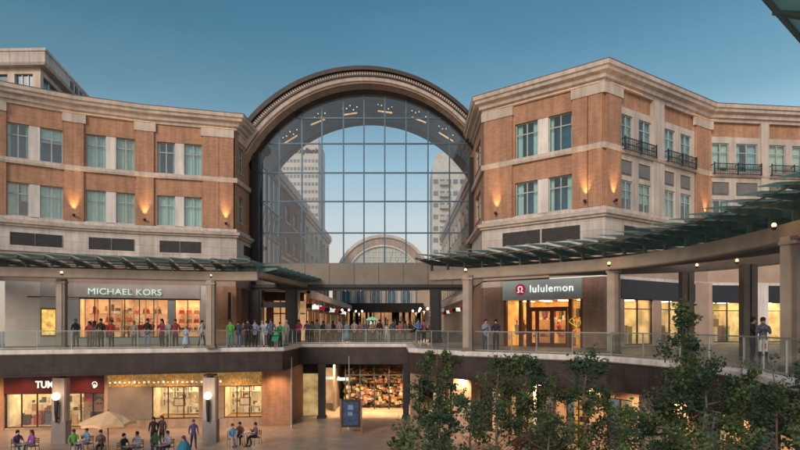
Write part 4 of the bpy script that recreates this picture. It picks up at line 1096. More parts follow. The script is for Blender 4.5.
for i,(px_,Y) in enumerate(((345.5,66),(359,72),(416,70),(424,60))):
    x = X_(px_,Y); t = thing('street_lamp', 'twin globe street lamp beyond the arch, '+['leftmost','second from the left','third from the left','rightmost'][i], 'lamp', (x,Y,-1.5), 'globe lamps in the street')
    b = MB(); b.tube([(x,Y,-1.5),(x,Y,-1.2),(x,Y,1.5)], [.09,.05,.04], 8); b.tube([(x-.4,Y,1.45),(x,Y,1.3),(x+.4,Y,1.45)], .025, 6); b.build('post', 'dark_metal', t)
    light('globe_light', 'POINT', (x,Y-.1,1.2), 220, (1,.6,.35), t, .15)
    for s in (-.4,.4): b = MB(); b.ball((x+s,Y,1.62), .13, 10); b.build('globe', M.setdefault('pinkglobe', mat('pink_globe', (1,.7,.6), em=(1,.55,.42), es=3.2)), t, smooth=True)

# ------------------------------------------------------------------ lower level shops
GP = Path([Vector((X_(-90,38),38)),Vector((X_(262,40.4),40.4)),Vector((X_(291,40.8),40.8)),Vector((-7.6,46))])
G0, G1 = -7.2, -3.1
t1 = thing('shopfront', 'lower level shop with maroon TUMI sign at the left corner', 'shop', (*GP.at(50),G0), 'shopfronts')
b = MB(); b.strip(GP.sub(-12,4.5), -.3,.1,G0,G1); b.build('brick_pier', 'brick', t1)
b = MB(); b.strip(GP.sub(104.5,108), -.3,.06,G0,G1); b.build('brick_pier', 'plaster', t1)
b = MB(); b.strip(GP.sub(5,104.5), -.2,.1,-4.72,G1-.02); b.build('sign_board', 'maroon', t1)
fr = GP.fr(5,104.5); L = fr.L
text('TUMI', .66, 'sign_white', fr.pt(fr.px(36.5),.13,-4.33), fr, t1, center=False, bold=.015, spacing=1.0, sx=.85)
fr = GP.fr(5,104.5)
b = MB(); cc = fr.pt(fr.px(95.5),.14,-4.15); b.tube([cc+Vector(((.17*math.cos(a)),0,.2*math.sin(a))) for a in [math.radians(-60+30*i) for i in range(9)]], .03, 6); b.ball(cc+Vector((.0,-.03,-.1)),.11,8,(1,.4,1.3)); b.build('logo_mark', 'sign_white', t1)
paneglass(t1, fr, 0,fr.px(52),G0+.15,-4.72,3); paneglass(t1, fr, fr.px(68),fr.px(104.5),G0+.15,-4.72,3)
b = MB(); b.fbox(fr, fr.px(52),fr.px(68),-.3,.05,G0,-4.72); b.fbox(fr, 0,L,-.3,.06,G0,G0+.15); b.build('pier_wall', 'stone_warm', t1)
room(t1, fr, .1,L-.1,G0+.15,-4.7,3.2,'shop_cream_glow')
b = MB()
for i in range(9): 
    u = .5+i*L/9.3
    if i != 5: b.fbox(fr, u,u+.5,-2.2,-1.6,G0,G0+.7+.35*((i*5)%4))
b.build('display_stand', 'wood', t1)
stock(t1, fr, .3, L-.3, -3.0, (G0+.15,G0+.9,G0+1.5), dens=.8, h=(.15,.5))
stock(t1, fr, .3, L-.3, -1.6, (G0+.15,), 'floor_display', dens=.6, h=(.4,1.1))
for i in range(8):
    u = .7+i*L/8.2
    if abs(i-4.6) < .7: continue
    p = fr.pt(u,-1.3,G0); c = [(.05,.04,.05),(.35,.05,.03),(.1,.12,.2),(.2,.1,.05)][i%4]
    t = thing('suitcase', ['black','red','navy','brown'][i%4]+' suitcase standing '+['first','second','third','fourth','fifth','sixth','seventh','eighth'][i]+' from the left in the maroon signed shop', 'suitcase', (p.x,p.y,G0), 'suitcases in the lower shop')
    b = MB(); b.fbox(fr, u-.26,u+.26,-1.45,-1.15,G0+.08,G0+.85); b.build('body', cloth(c), t)
    b = MB(); b.tube([fr.pt(u-.1,-1.3,G0+.85),fr.pt(u-.1,-1.3,G0+1.15),fr.pt(u+.1,-1.3,G0+1.15),fr.pt(u+.1,-1.3,G0+.85)], .015, 6); b.build('handle', 'steel', t)
    for s in (-.2,.2): b = MB(); b.tube([fr.pt(u+s,-1.4,G0+.04),fr.pt(u+s,-1.2,G0+.04)], .04, 8); b.build('wheel', 'black', t)
# poster with two faces
u0,u1 = fr.px(82),fr.px(104)
t = thing('poster', 'window poster of two tanned faces, one in sunglasses, under a red block', 'poster', (*fr.pt((u0+u1)/2,-.2,-6.3)[:2],-6.4))
b = MB(); b.fbox(fr, u0,u1,-.33,-.3,-6.6,-4.76); b.build('board', M.setdefault('tan_print', mat('tan_print', (.42,.28,.17),.6,.25,2)), t)
b = MB(); b.fbox(fr, u0+.02,u0+.85,-.298,-.28,-5.35,-4.8); b.build('red_block', cloth((.5,.03,.03)), t)
def disc(b, fr, u, z, ru, rz, n, K=20): b.quad([fr.pt(u+ru*math.cos(2*math.pi*i/K), n, z+rz*math.sin(2*math.pi*i/K)) for i in range(K)])
skinA = cloth((.42,.22,.13)); skinB = cloth((.3,.15,.09)); hairc = cloth((.03,.02,.015))
b = MB(); disc(b, fr, u1-.42,-5.55,.3,.4,-.27); b.build('face', skinB, t); b = MB(); disc(b, fr, u1-.42,-5.3,.32,.26,-.275); b.build('hair', hairc, t)
b = MB(); disc(b, fr, u1-.95,-5.72,.28,.36,-.262); b.build('face', skinA, t)
b = MB(); disc(b, fr, u1-.52,-5.5,.09,.07,-.255); disc(b, fr, u1-.3,-5.5,.09,.07,-.255); disc(b, fr, u1-1.03,-5.68,.05,.03,-.25); disc(b, fr, u1-.85,-5.68,.05,.03,-.25); b.build('sunglasses', 'black', t)
b = MB(); b.fbox(fr, u1-1.0,u1-.2,-.268,-.25,-6.6,-6.05); b.build('shirt', hairc, t)
# second shop
t2 = thing('shopfront', 'lower level shop with gold wave band and cream display windows', 'shop', (*GP.at(190),G0), 'shopfronts')
b = MB(); b.strip(GP.sub(108,152), -.3,.06,-6.6,-4.35); b.build('gray_wall', 'gray_wall', t2)
b = MB(); b.strip(GP.sub(108,262), -.3,.03,G0,-6.61); b.build('plinth', 'stone_warm', t2)
b = MB(); b.strip(GP.sub(108,262), -.3,0,-4.34,G1-.02); b.build('band_backing', 'gold', t2)
fr = GP.fr(108,262); L = fr.L
b = MB(); n = int(L/.16)
for i in range(n):
    u = L*i/n; h = .35*(.5+.5*math.sin(i*.55))+.15*random.random()
    b.fbox(fr, u,u+.07,.002,.1+.05*math.sin(i*.8),-4.2+h*.6,-3.2-.25*(.5+.5*math.sin(i*.37+1)))
    b.fbox(fr, u+.08,u+.14,.002,.06,-4.33,-4.0+.2*random.random())
b.build('gold_waves', 'gold', t2)
b = MB()
for i in range(24): u = .15+i*.32; b.fbox(fr, u,u+.09+.04*(i%2),.17,.2,-4.08,-4.0+.03*(i%3))
b.build('sign_letters', 'sign_white', t2)
for (a,e) in ((152,199),(224,262)):
    s0,s1 = fr.px(a),fr.px(e); paneglass(t2, fr, s0,s1,-6.6,-4.35,3 if a<200 else 3); room(t2, fr, s0+.05,s1-.05,-6.6,-4.35,2.4,'shop_cream_glow')
    b = MB(); w_ = (s1-s0-.4)/3
    for c in range(3):
        for r in range(4):
            u = s0+.2+c*w_; z = -6.5+r*.52
            if (c*3+r*5) % 4 == 0: continue
            b.fbox(fr, u,u+w_-.1,-2.2,-1.7,z,z+.05); b.fbox(fr, u,u+.05,-2.2,-1.7,z+.05,z+.48); b.fbox(fr, u+w_-.15,u+w_-.1,-2.2,-1.7,z+.05,z+.48)
            b.fbox(fr, u+.2,u+.45+.2*(r%2),-2.1,-1.8,z+.05,z+.2+.08*((c+r)%3))
    b.build('shelf_set', 'white', t2)
    m_ = s0+(s1-s0)*.5; b = MB(); b.fbox(fr, m_-.45,m_+.35,-1.2,-1.15,-5.9,-5.3); b.build('picture_frame', 'wood', t2); stock(t2, fr, s0+.2, s1-.2, -2.15, (-6.45,-5.93,-5.41,-4.89), dens=.6, h=(.1,.3), pal=[(.7,.65,.5),(.5,.4,.2),(.8,.78,.7),(.25,.15,.08)]); b = MB(); b.fbox(fr, m_-.38,m_+.28,-1.15,-1.14,-5.83,-5.37); b.build('picture', 'stone_white', t2)
b = MB(); b.fbox(fr, fr.px(199),fr.px(224),-.3,.05,-6.6,-4.35); b.build('pier_wall', 'stone_warm', t2)
tag(t2, None, None)
# brick corner pier
b = MB(); b.strip(GP.sub(262,291), -.4,.25,G0,G1); b.strip([GP.at(291),Vector((-7.6,46))], -.4,0,G0,G1)
bp_ = b.build('brick_pier', 'brick'); tag(bp_, 'large brick corner pier on the lower level left of the passage', 'pier')
# lower passage
PS = thing('passage', 'lit lower passage beneath the walkway with dark posts and glowing yellow wall', 'passage', (-3,48,G0))
b = MB(); b.box(-8.1,-6.2,45,45.3,G0,-3.9); b.build('yellow_glow_wall', 'shop_yellow_glow', PS)  # yellow light on the wall is painted in as its own glow
b = MB(); b.box(-8.1,-6.2,45,45.3,-3.899,-3.06); b.build('lintel', 'black', PS)
for (a,e,Y) in ((291,294,42),(318,325,43.5),(403,409,43.5),(308,310,46)):
    b = MB(); x0,x1 = X_(a,Y),X_(e,Y); b.box(x0,x1,Y,Y+(x1-x0),G0,-3.06); b.box(x0-.08,x1+.08,Y-.08,Y+(x1-x0)+.08,G0,G0+.2); b.build('post', 'dark_metal', PS)
b = MB(); b.box(-10,-4.6,56,56.3,G0,-3.06); b.build('back_wall', 'room_dark', PS)
b = MB(); b.box(-7.8,-6.0,52,52.3,G0,-4); b.build('glow_wall', 'shop_warm_glow', PS)  # wall emits its own warm light, no lamp on it
b = MB(); b.box(-5.5,-5.35,47,56,G0,-3.06); b.build('side_wall', 'gray_wall', PS)
for i,(px_,py_,w_) in enumerate(((312,370,1.0),(315,377,.5),(330,378,1.6),(342,379,1.1))):
    Y = 50-.4*i; x = X_(px_,Y); z = Z_(py_,Y); b = MB(); b.box(x-w_/2,x+w_/2,Y,Y+.06,z-.12,z+.12); b.build('hanging_sign', 'sign_white', PS)
b = MB(); b.box(-4.6,.6,55,55.6,G0,-3.06); b.build('back_wall', 'stone_warm', PS)
for i,px_ in enumerate((336,361,390,412)):
    x = X_(px_,46.5); b = MB(); b.lathe((x,46.5,-3.1), [(0,0),(.16,0),(.17,.04)], 12); b.build('downlight', 'lamp', PS)
    light('downlight_beam', 'SPOT', (x,46.5,-3.15), 1500, (1,.6,.28), PS, .1, math.radians(120), .6, (0,.25,-1))
# rock wall fountain
RW = thing('rock_fountain', 'boulder wall with plants at the back of the lower passage', 'fountain', (X_(376,51),51,G0))
b = MB(); random.seed(11)
for i in range(260):
    px_ = random.uniform(346,403); py_ = random.uniform(369,408); Y = 52.5-random.random()*.6-(py_-369)/39*1.4
    x = X_(px_,Y); z = Z_(py_,Y); r = random.uniform(.15,.42)
    st = len(b.v); b.ball((x,Y,max(z,G0+.1)), r, 7, (random.uniform(.8,1.5),.8,random.uniform(.6,1)))
    for k in range(st,len(b.v)): b.v[k] += Vector((random.gauss(0,.03),random.gauss(0,.03),random.gauss(0,.03)))
b.build('boulders', 'rock', RW)
b = MB()
for i in range(1100):
    cxp = random.choice((350,358,366,375,388,396,401)); px_ = random.gauss(cxp,3); py_ = random.choice((372,380,388,396,403))+random.gauss(0,2.5); Y = 50.6-random.random()*.5-(py_-369)/39*1.3
    p = Vector((X_(px_,Y),Y,max(G0,Z_(py_,Y)))); d = Vector((random.gauss(0,1),random.gauss(0,1),random.gauss(0,1))).normalized()*.11; e = d.cross(Vector((.3,.5,.9))).normalized()*.07
    b.quad([p-d,p+e,p+d,p-e])
b.build('plants', 'leaf_light', RW)
b = MB(); pal = [(.25,.09,.05),(.12,.06,.12),(.32,.22,.13),(.4,.33,.25),(.06,.1,.06),(.2,.12,.06),(.04,.03,.025)]
for i in range(360):
    px_ = random.uniform(347,402); py_ = random.uniform(370,406); Y = 50.3-(py_-369)/39*1.2-random.random()*.3
    x = X_(px_,Y); z = max(G0+.02,Z_(py_,Y)); b.m = random.randrange(7); w_ = random.uniform(.05,.22); h_ = random.uniform(.05,.3); b.box(x-w_,x+w_,Y-.1,Y+.1,z,z+h_)
b.build('mosaic_pieces', [cloth(c) for c in pal], RW)
b = MB()
for px_ in (345.5,360,374.5,389,403): x = X_(px_,48.2); b.box(x-.05,x+.05,48.15,48.25,G0,-3.1)
b.box(X_(345.5,48.2),X_(403,48.2),48.16,48.24,-4.35,-4.25); b.build('glazing_frame', 'dark_metal', RW)
# right lower shops, following the deck edge
off = [v for v in inset(edge, 3.4)]
GR = [Vector((X_(412,42),42)),Vector((X_(455,38),38)),Vector((X_(540,33.5),33.5)),Vector((X_(610,31),31)),Vector((X_(680,27.5),27.5)),Vector((X_(760,24),24)),Vector((X_(860,20),20))]
GRP = Path(GR)
t3 = thing('shopfront', 'lower level shops with lit windows hidden behind the trees at right', 'shop', (*GRP.at(600),G0), 'shopfronts')
wins = [(418,436,'shop_cream_glow'),(444,455,'shop_warm_glow'),(480,500,'shop_warm_glow'),(508,534,'shop_yellow_glow'),(566,590,'shop_orange_glow'),(606,632,'shop_cream_glow'),(648,680,'shop_warm_glow'),(700,735,'shop_cream_glow'),(755,800,'shop_warm_glow')]
cur = 410; b = MB()
for i,(a,e,m_) in enumerate(wins):
    b.strip(GRP.sub(cur,a), -.4,0,G0,G1); b.strip(GRP.sub(a,e), -.4,-.003,-4.0,G1); b.strip(GRP.sub(a,e), -.4,-.003,G0,G0+.4); cur = e
b.strip(GRP.sub(cur,860), -.4,0,G0,G1); b.build('wall', 'stone_warm', t3)
for a,e,m_ in wins:
    fr = GRP.fr(a,e); paneglass(t3, fr, 0,fr.L,G0+.4,-4.0,2); b = MB(); b.fbox(fr, -.1,fr.L+.1,-1.6,-1.5,G0,-4); b.build('interior_wall', m_, t3)  # back wall glows by itself to show a lit shop
    b = MB()
    for k in range(3): b.fbox(fr, .1,fr.L-.1,-1.5,-1.2,G0+.8+k*.7,G0+.84+k*.7)
    for k in range(6): u = .2+(fr.L-.6)*k/6; b.fbox(fr, u,u+.22,-1.45,-1.25,G0+.841+.7*(k%3),G0+1.1+.7*(k%3))
    b.build('shelf_set', 'wood', t3)
for i,p_ in enumerate((468,545,600,690)):
    b = MB(); fr = GRP.fr(p_-7 if i else p_-9,p_+7 if i else p_+9); b.fbox(fr, 0,fr.L,.005,.6,G0,G1); b.build('lit_pier', ['plaster','stone_white','stone_warm','plaster'][i], t3)
for i,p_ in enumerate((468,545,600,640,690,745)):
    q = GRP.fr(p_-3,p_+3).pt(.3,1.2,-3.3); light('pier_light', 'SPOT', (q.x,q.y,-3.15), 600, (1,.6,.3), t3, .1, math.radians(110), .7, (.1,.3,-1))

# lower columns with sconces
def lower_col():
    t = thing('stone_column', '', 'column', (0,0,G0), 'stone columns under the walkway'); 
    b = MB(); b.box(-.37,.37,-.28,.28,1.35,3.95); b.box(.371,.42,-.22,.22,1.35,3.95); b.build('shaft', M.setdefault('colstone', mat('column_stone', (.4,.33,.29),.7,.1,1.2,.1)), t, world=False)
    b = MB(); b.box(-.41,.45,-.32,.32,0,1.349); b.build('base', 'gray_wall', t, world=False)
    b = MB(); b.box(-.12,.12,-.3,.3,3.951,4.14); b.box(-.3,.3,-.35,.35,4.05,4.14); b.build('bracket', 'black', t, world=False)
    return t
pc = lower_col(); pc['label'] = 'stone column between the two halves of the maroon signed shop'
lc = [(61,34.6,None),(210.5,34.9,'stone column between the two cream display windows'),(545,29.8,'stone column behind the middle trees at right'),(650,25.5,'stone column behind the tall tree at right')]
for i,(px_,Y,lb) in enumerate(lc):
    o = pc if i == 0 else copy_tree(pc); x = X_(px_,Y); o.location = (x,Y,0)
    if lb: o['label'] = lb
    if i < 2:
        t = thing('wall_sconce', 'globe torch lamp on the '+['left','right'][i]+' lower column', 'sconce', (x,Y-.55,-4.6), 'torch sconces on the lower columns')
        b = MB(); b.tube([(x,Y-.45,-5.9),(x,Y-.49,-5.3),(x,Y-.49,-4.55)], [.07,.1,.13], 8); b.box(x-.05,x+.05,Y-.45,Y-.285,-5.7,-5.6); b.box(x-.05,x+.05,Y-.45,Y-.285,-4.8,-4.7); b.build('torch', 'dark_metal', t)
        b = MB(); b.ball((x,Y-.51,-4.32), .23, 14); b.build('globe', 'globe', t, smooth=True)
        light('globe_light', 'POINT', (x,Y-1.0,-4.3), 30, (1,.65,.35), t, .2)
# warm light on the plaza in front of the shops
for px_ in (-10,30,90,130,178,240,280):
    q = GP.at(px_); light('soffit_light', 'SPOT', (q.x,q.y-1.5,-3.15), 330, (1,.6,.3), t1 if px_ < 105 else t2, .15, math.radians(130), .7, (0,.1,-1))

# directory board and slim post
x = X_(351,37.4); Y = 37.4
t = thing('directory_board', 'framed directory board with dark screen on the plaza', 'directory', (x,Y,G0))
for s in (-.68,.68): b = MB(); b.box(x+s-.05,x+s+.05,Y-.05,Y+.05,G0,-4.9); b.build('leg', 'wood', t)
b = MB(); b.box(x-.62,x+.62,Y-.06,Y+.06,-6.75,-4.95); b.build('panel', 'dark_metal', t)
b = MB(); b.box(x-.5,x+.5,Y-.075,Y-.062,-6.6,-5.1); b.build('screen', 'screen', t)
b = MB(); b.box(x-.2,x+.15,Y-.085,Y-.077,-5.6,-5.3); b.box(x-.2,x+.1,Y-.085,Y-.077,-6.0,-5.75); b.build('notice', M.setdefault('notice', mat('notice', (.1,.14,.25),.4,.1,3,em=(.25,.3,.5),es=.25)), t)
x = X_(349,39); b = MB(); b.lathe((x,39,G0), [(.12,0),(.12,.1),(.05,.2),(.045,3.5),(.035,5.0),(0,5.02)], 10)
tag(b.build('banner_post', 'steel'), 'slim pale metal post rising behind the directory board', 'post')
x = X_(291.5,39.5); b = MB(); b.lathe((x,39.5,G0), [(.12,0),(.12,.1),(.06,.2),(.055,3.5),(.04,4.9),(0,4.92)], 10)
tag(b.build('banner_post', 'steel'), 'slim metal post beside the big brick corner pier', 'post')

# umbrella
x = X_(108,29); Y = 29.0
t = thing('market_umbrella', 'tan market umbrella open over the cafe tables', 'umbrella', (x,Y,G0))
b = MB(); b.tube([(x,Y,G0),(x,Y,-4.35)], .035, 8); b.build('pole', 'wood', t)
b = MB(); K = 8; R = 1.34; top_ = Vector((x,Y,-4.42)); rim = [Vector((x+R*math.cos(2*math.pi*(i+.3)/K),Y+R*math.sin(2*math.pi*(i+.3)/K),-4.98)) for i in range(K)]
midr = [Vector((x+R*.5*math.cos(2*math.pi*(i+.3)/K),Y+R*.5*math.sin(2*math.pi*(i+.3)/K),-4.66)) for i in range(K)]
for i in range(K):
    j = (i+1)%K; mm = (rim[i]+rim[j])/2+Vector((0,0,.07)); b.quad([top_,midr[i],midr[j]]); b.quad([midr[i],rim[i],mm,rim[j],midr[j]]); b.quad([rim[i],rim[i]-Vector((0,0,.13)),mm-Vector((0,0,.13)),mm]); b.quad([mm,mm-Vector((0,0,.13)),rim[j]-Vector((0,0,.13)),rim[j]])
b.build('canopy', 'umbrella', t)
b = MB()
for i in range(K): b.tube([top_-Vector((0,0,.05)), rim[i]-Vector((0,0,.04))], .012, 5)
b.build('ribs', 'wood', t)
b = MB(); b.lathe((x,Y,G0), [(0,0),(.35,0),(.35,.08),(.06,.12)], 14); b.build('base', 'dark_metal', t)

# canopy corner at the top right, close to the camera
t = thing('glass_canopy', 'corner of a nearby glass canopy at the top right of the photo', 'canopy', (6,6.5,3.3))
a0 = Vector((3.65,5.8)); a1 = Vector((5.1,7.08)); a2 = Vector((8,7.4)); a3 = Vector((8,4.5))
b = MB(); b.hexa([(a0.x,a0.y,3.4),(a3.x,a3.y,3.4),(a2.x,a2.y,3.4),(a1.x,a1.y,3.4)]+[(q.x,q.y,3.43) for q in (a0,a3,a2,a1)]); b.build('glass_panel', 'canopy_glass', t)
b = MB(); b.tube([(a0.x,a0.y,3.38),(a1.x,a1.y,3.38),(a2.x,a2.y,3.38)], .035, 8); b.build('edge_trim', 'green_metal', t)
mq = a0.lerp(a1,.28); b = MB(); d_ = Vector((.97,.1)).normalized(); nn_ = Vector((-d_.y,d_.x))
for s_ in (0,):
    p0 = mq; p1 = mq+d_*3.2
    b.hexa([(p0.x,p0.y,3.36),(p1.x,p1.y,3.05),(p1.x+nn_.x*.06,p1.y+nn_.y*.06,3.05),(p0.x+nn_.x*.06,p0.y+nn_.y*.06,3.36),(p0.x,p0.y,3.39),(p1.x,p1.y,3.39),(p1.x+nn_.x*.06,p1.y+nn_.y*.06,3.39),(p0.x+nn_.x*.06,p0.y+nn_.y*.06,3.39)])
b.build('bracket', 'green_metal', t)
for px_,Y in ((800,26),):
    pass

# ------------------------------------------------------------------ people
def person_mesh(pose='rail', skirt=False, sit=False):
    V = []; Ed = []; R = []; cat = []
    def add(p, r, par=None, c='top', root=False):
        k_ = 1.12 if max(r) > .02 else 1.05
        V.append(Vector(p)); R.append((r[0]*k_, r[1]*k_)); cat.append(c)
        if par is not None: Ed.append((par, len(V)-1))
        return len(V)-1
    pz = .52 if sit else .94
    pel = add((0,0,pz), (.155,.12), None, 'bot'); wa = add((0,0 if not sit else -.01,pz+.17), (.135,.10), pel); ch = add((0,-.01 if not sit else -.04,pz+.38), (.17,.115), wa)
    y0 = -.01 if not sit else -.06
    up = add((0,y0,pz+.48), (.13,.09), ch); nk = add((0,y0-.01,pz+.56), (.055,.055), up, 'skin'); hb = add((0,y0-.025,pz+.64), (.085,.09), nk, 'skin'); ht = add((0,y0-.03,pz+.735), (.078,.092), hb, 'skin')
    add((0,y0-.125,pz+.665), (.016,.02), hb, 'skin')
    hip = []
    for s in (-1,1):
        if sit:
            h = add((s*.09,-.04,pz), (.09,.09), pel, 'bot'); k = add((s*.12,-.44,pz+.0), (.062,.062), h, 'bot'); a = add((s*.12,-.42+(.05 if s>0 else -.08),.09), (.042,.042), k, 'bot'); f = add((s*.13,-.58+(.05 if s>0 else -.08),.04), (.036,.03), a, 'shoe')
        else:
            st = .0
            if pose == 'walk': st = s*.16
            h = add((s*.09,0,pz-.08), (.092,.095), pel, 'bot'); k = add((s*.10,-.02-st*.6,.5), (.064,.064), h, 'bot'); a = add((s*.105,.03-st*1.2,.1), (.043,.043), k, 'bot'); f = add((s*.125,-.13-st*1.2,.04), (.038,.032), a, 'shoe')
    for s in (-1,1):
        p_ = pose if pose != 'mixed' else ('rail' if s > 0 else 'phone')
        sh = Vector((s*.185,y0,pz+.46))
        el,wr = {'rail':((.225,-.06,.20),(.12,-.29,.17)),'down':((.24,.03,.20),(.25,-.03,-.05)),'walk':((.24,.03-s*.06,.20),(.25,-.05-s*.14,-.03)),
                 'phone':((.22,-.10,.22),(.07,-.27,.42)),'cross':((.24,-.06,.20),(-.02,-.19,.24)),'hips':((.29,.03,.21),(.17,-.10,.06)),'lap':((.24,-.08,.18),(.12,-.32,.08)),'point':((.26,-.18,.40),(.30,-.42,.46))}[p_]
        el = Vector((s*el[0],el[1]+y0,pz+el[2])); wr = Vector((s*wr[0],wr[1]+y0,pz+wr[2]))
        a = add(sh, (.062,.062), up); b_ = add(el, (.047,.047), a); c_ = add(wr, (.03,.03), b_, 'sleeve')
        d = (wr-el).normalized(); side = d.cross(Vector((0,0,1))); side = side.normalized() if side.length > .2 else Vector((0,1,0)); 
        if p_ in ('down','walk','hips'): side = Vector((0,1,0))
        nrm = d.cross(side).normalized(); 
        if nrm.z > 0: nrm = -nrm
        pm = add(wr+d*.055, (.036,.028), c_, 'skin')
        for q,(o,ln) in enumerate(((-.03,.062),(-.01,.072),(.01,.068),(.029,.055))):
            r0 = add(wr+d*.075+side*o, (.0095,.0095), None, 'skin'); r1 = add(wr+d*(.075+ln*.55)+side*o*1.15+nrm*.008, (.009,.009), r0, 'skin'); add(wr+d*(.075+ln*.95)+side*o*1.15+nrm*.032, (.0075,.0075), r1, 'skin')
        t0 = add(wr+d*.03+side*.02*-s, (.011,.011), None, 'skin'); t1_ = add(wr+d*.055+side*.055*-s+nrm*.008, (.0095,.0095), t0, 'skin'); add(wr+d*.085+side*.06*-s+nrm*.02, (.008,.008), t1_, 'skin')
    me = bpy.data.meshes.new('sk'); me.from_pydata(V, Ed, []); me.update()
    o = bpy.data.objects.new('sk', me); C.objects.link(o)
    m = o.modifiers.new('s','SKIN'); m.use_smooth_shade = True; m.branch_smoothing = .6
    sv = me.skin_vertices[0].data
    linked = set(b for a,b in Ed)
    for i,r in enumerate(R):
        sv[i].radius = r; sv[i].use_root = (i not in linked)
    s2 = o.modifiers.new('sub','SUBSURF'); s2.levels = 1; s2.render_levels = 1
    dg = bpy.context.evaluated_depsgraph_get(); dg.update()
    out = bpy.data.meshes.new_from_object(o.evaluated_get(dg)); bpy.data.objects.remove(o)
    out.materials.clear()
    for k in range(4): out.materials.append(M['white'])
    ci = {'skin':0,'top':1,'sleeve':1,'bot':2,'shoe':3}
    segs = [(V[a],V[b],R[a][0],R[b][0],cat[b]) for a,b in Ed]
    for p in out.polygons:
        c = p.center; best = None
        for (a,b,ra,rb,ct) in segs:
            ab = b-a; tt = max(0,min(1,(c-a).dot(ab)/max(1e-9,ab.length_squared))); d = (c-a-ab*tt).length-(ra+(rb-ra)*tt)*.9
            if best is None or d < best[0]: best = (d,ct,tt)
        p.material_index = ci[best[1]]; p.use_smooth = True
    return out, Vector((0,y0-.03,pz+.735)), pz
PM = {}
def hair_mesh(kind, head):
    b = MB(); h = head
    b.ball(h+Vector((0,.05,-.035)), .086, 12, (1.02,.8,1.1))
    if kind == 'short': b.ball(h+Vector((0,.026,.008)), .106, 14, (.93,1.0,.98), -.02)
    elif kind == 'long':
        b.ball(h+Vector((0,.028,.006)), .11, 14, (.96,1.02,1.0), -.02)
        st = [(.10,.0),(.105,-.08),(.12,-.16),(.12,-.26),(.08,-.34)]
        for i in range(len(st)-1):
            (w0,z0),(w1,z1) = st[i],st[i+1]
            b.hexa([h+Vector((-w1,.05,z1)),h+Vector((w1,.05,z1)),h+Vector((w1*.8,.125,z1)),h+Vector((-w1*.8,.125,z1)),h+Vector((-w0,.02,z0)),h+Vector((w0,.02,z0)),h+Vector((w0*.8,.115,z0)),h+Vector((-w0*.8,.115,z0))])
    elif kind == 'bun': b.ball(h+Vector((0,.026,.008)), .107, 14, (.95,1.0,1.0), -.02); b.ball(h+Vector((0,.10,.08)), .045, 10)
    elif kind == 'cap': b.ball(h+Vector((0,.01,.01)), .112, 14, (.95,1.05,1.0), .0); b.hexa([h+Vector((-.07,-.2,.01)),h+Vector((.07,-.2,.01)),h+Vector((.08,-.08,.015)),h+Vector((-.08,-.08,.015)),h+Vector((-.07,-.2,.02)),h+Vector((.07,-.2,.02)),h+Vector((.08,-.08,.04)),h+Vector((-.08,-.08,.04))])
    return b
SK = [(.45,.27,.19),(.36,.2,.13),(.5,.32,.24),(.2,.1,.06)]
HC = {'black':(.015,.012,.01),'brown':(.06,.03,.015),'blond':(.35,.22,.1),'grey':(.3,.29,.28),'purple':(.12,.04,.16),'red':(.2,.05,.02)}
proto_hair = {}
def person(px_, Y, z, rot, pose, top, bot, hair, hk, label, scale=1.0, sit=False, skirt=False, group=None, sk=0, sleeve=True):
    key = (pose,sit)
    if key not in PM: PM[key] = person_mesh(pose, sit=sit)
    me, head, pz = PM[key]
    x = X_(px_,Y) if px_ is not None else 0
    t = bpy.data.objects.new('person', me); C.objects.link(t); t.location = (x,Y,z+E); t.rotation_euler = (0,0,math.radians(rot)); t.scale = (scale,)*3
    tag(t, label, 'person', group); ORG[t.name] = Vector(t.location)
    for k,m in enumerate((cloth(SK[sk]), cloth(top), cloth(bot), cloth((.03,.025,.02)))):
        t.material_slots[k].link = 'OBJECT'; t.material_slots[k].material = m
    hk_ = (hk, tuple(head))
    if hk_ not in proto_hair: 
        o = hair_mesh(hk, head).build('hair' if hk != 'cap' else 'cap', cloth((0,0,0)), t, world=False, smooth=True); proto_hair[hk_] = o.data
    else:
        o = bpy.data.objects.new('hair' if hk != 'cap' else 'cap', proto_hair[hk_]); C.objects.link(o); o.parent = t
    o.material_slots[0].link = 'OBJECT'; o.material_slots[0].material = cloth(HC[hair])
    # eyes
    for s in (-1,1):
        ky = ('eye', tuple(head), s)
        if ky not in proto_hair:
            b = MB(); b.ball(head+Vector((s*.03,-.083,-.03)), .012, 8, (1.2,.6,.8)); e = b.build('eye', cloth((.02,.015,.01)), t, world=False); proto_hair[ky] = e.data
        else: e = bpy.data.objects.new('eye', proto_hair[ky]); C.objects.link(e); e.parent = t
    if skirt:
        b = MB(); c = skirt if isinstance(skirt, tuple) else top
        if sit: b.lathe((0,-.05,0), [(.16,.72),(.2,.58),(.3,.4),(.36,.12),(.34,.08)], 16)
        else: b.lathe((0,0,0), [(.13,1.12),(.16,1.0),(.21,.8),(.26,.5),(.29,.32),(.28,.31)], 16)
        for i,v in enumerate(b.v): b.v[i] = v+Vector((v.x,v.y,0))*.07*math.sin(math.atan2(v.y,v.x)*6)
        b.build('skirt', cloth(c), t, world=False, smooth=True)
    return t
G_ = 'people standing at the walkway rail'
K_ = (.02,.02,.022); JN = (.1,.15,.25); NV = (.03,.045,.09)
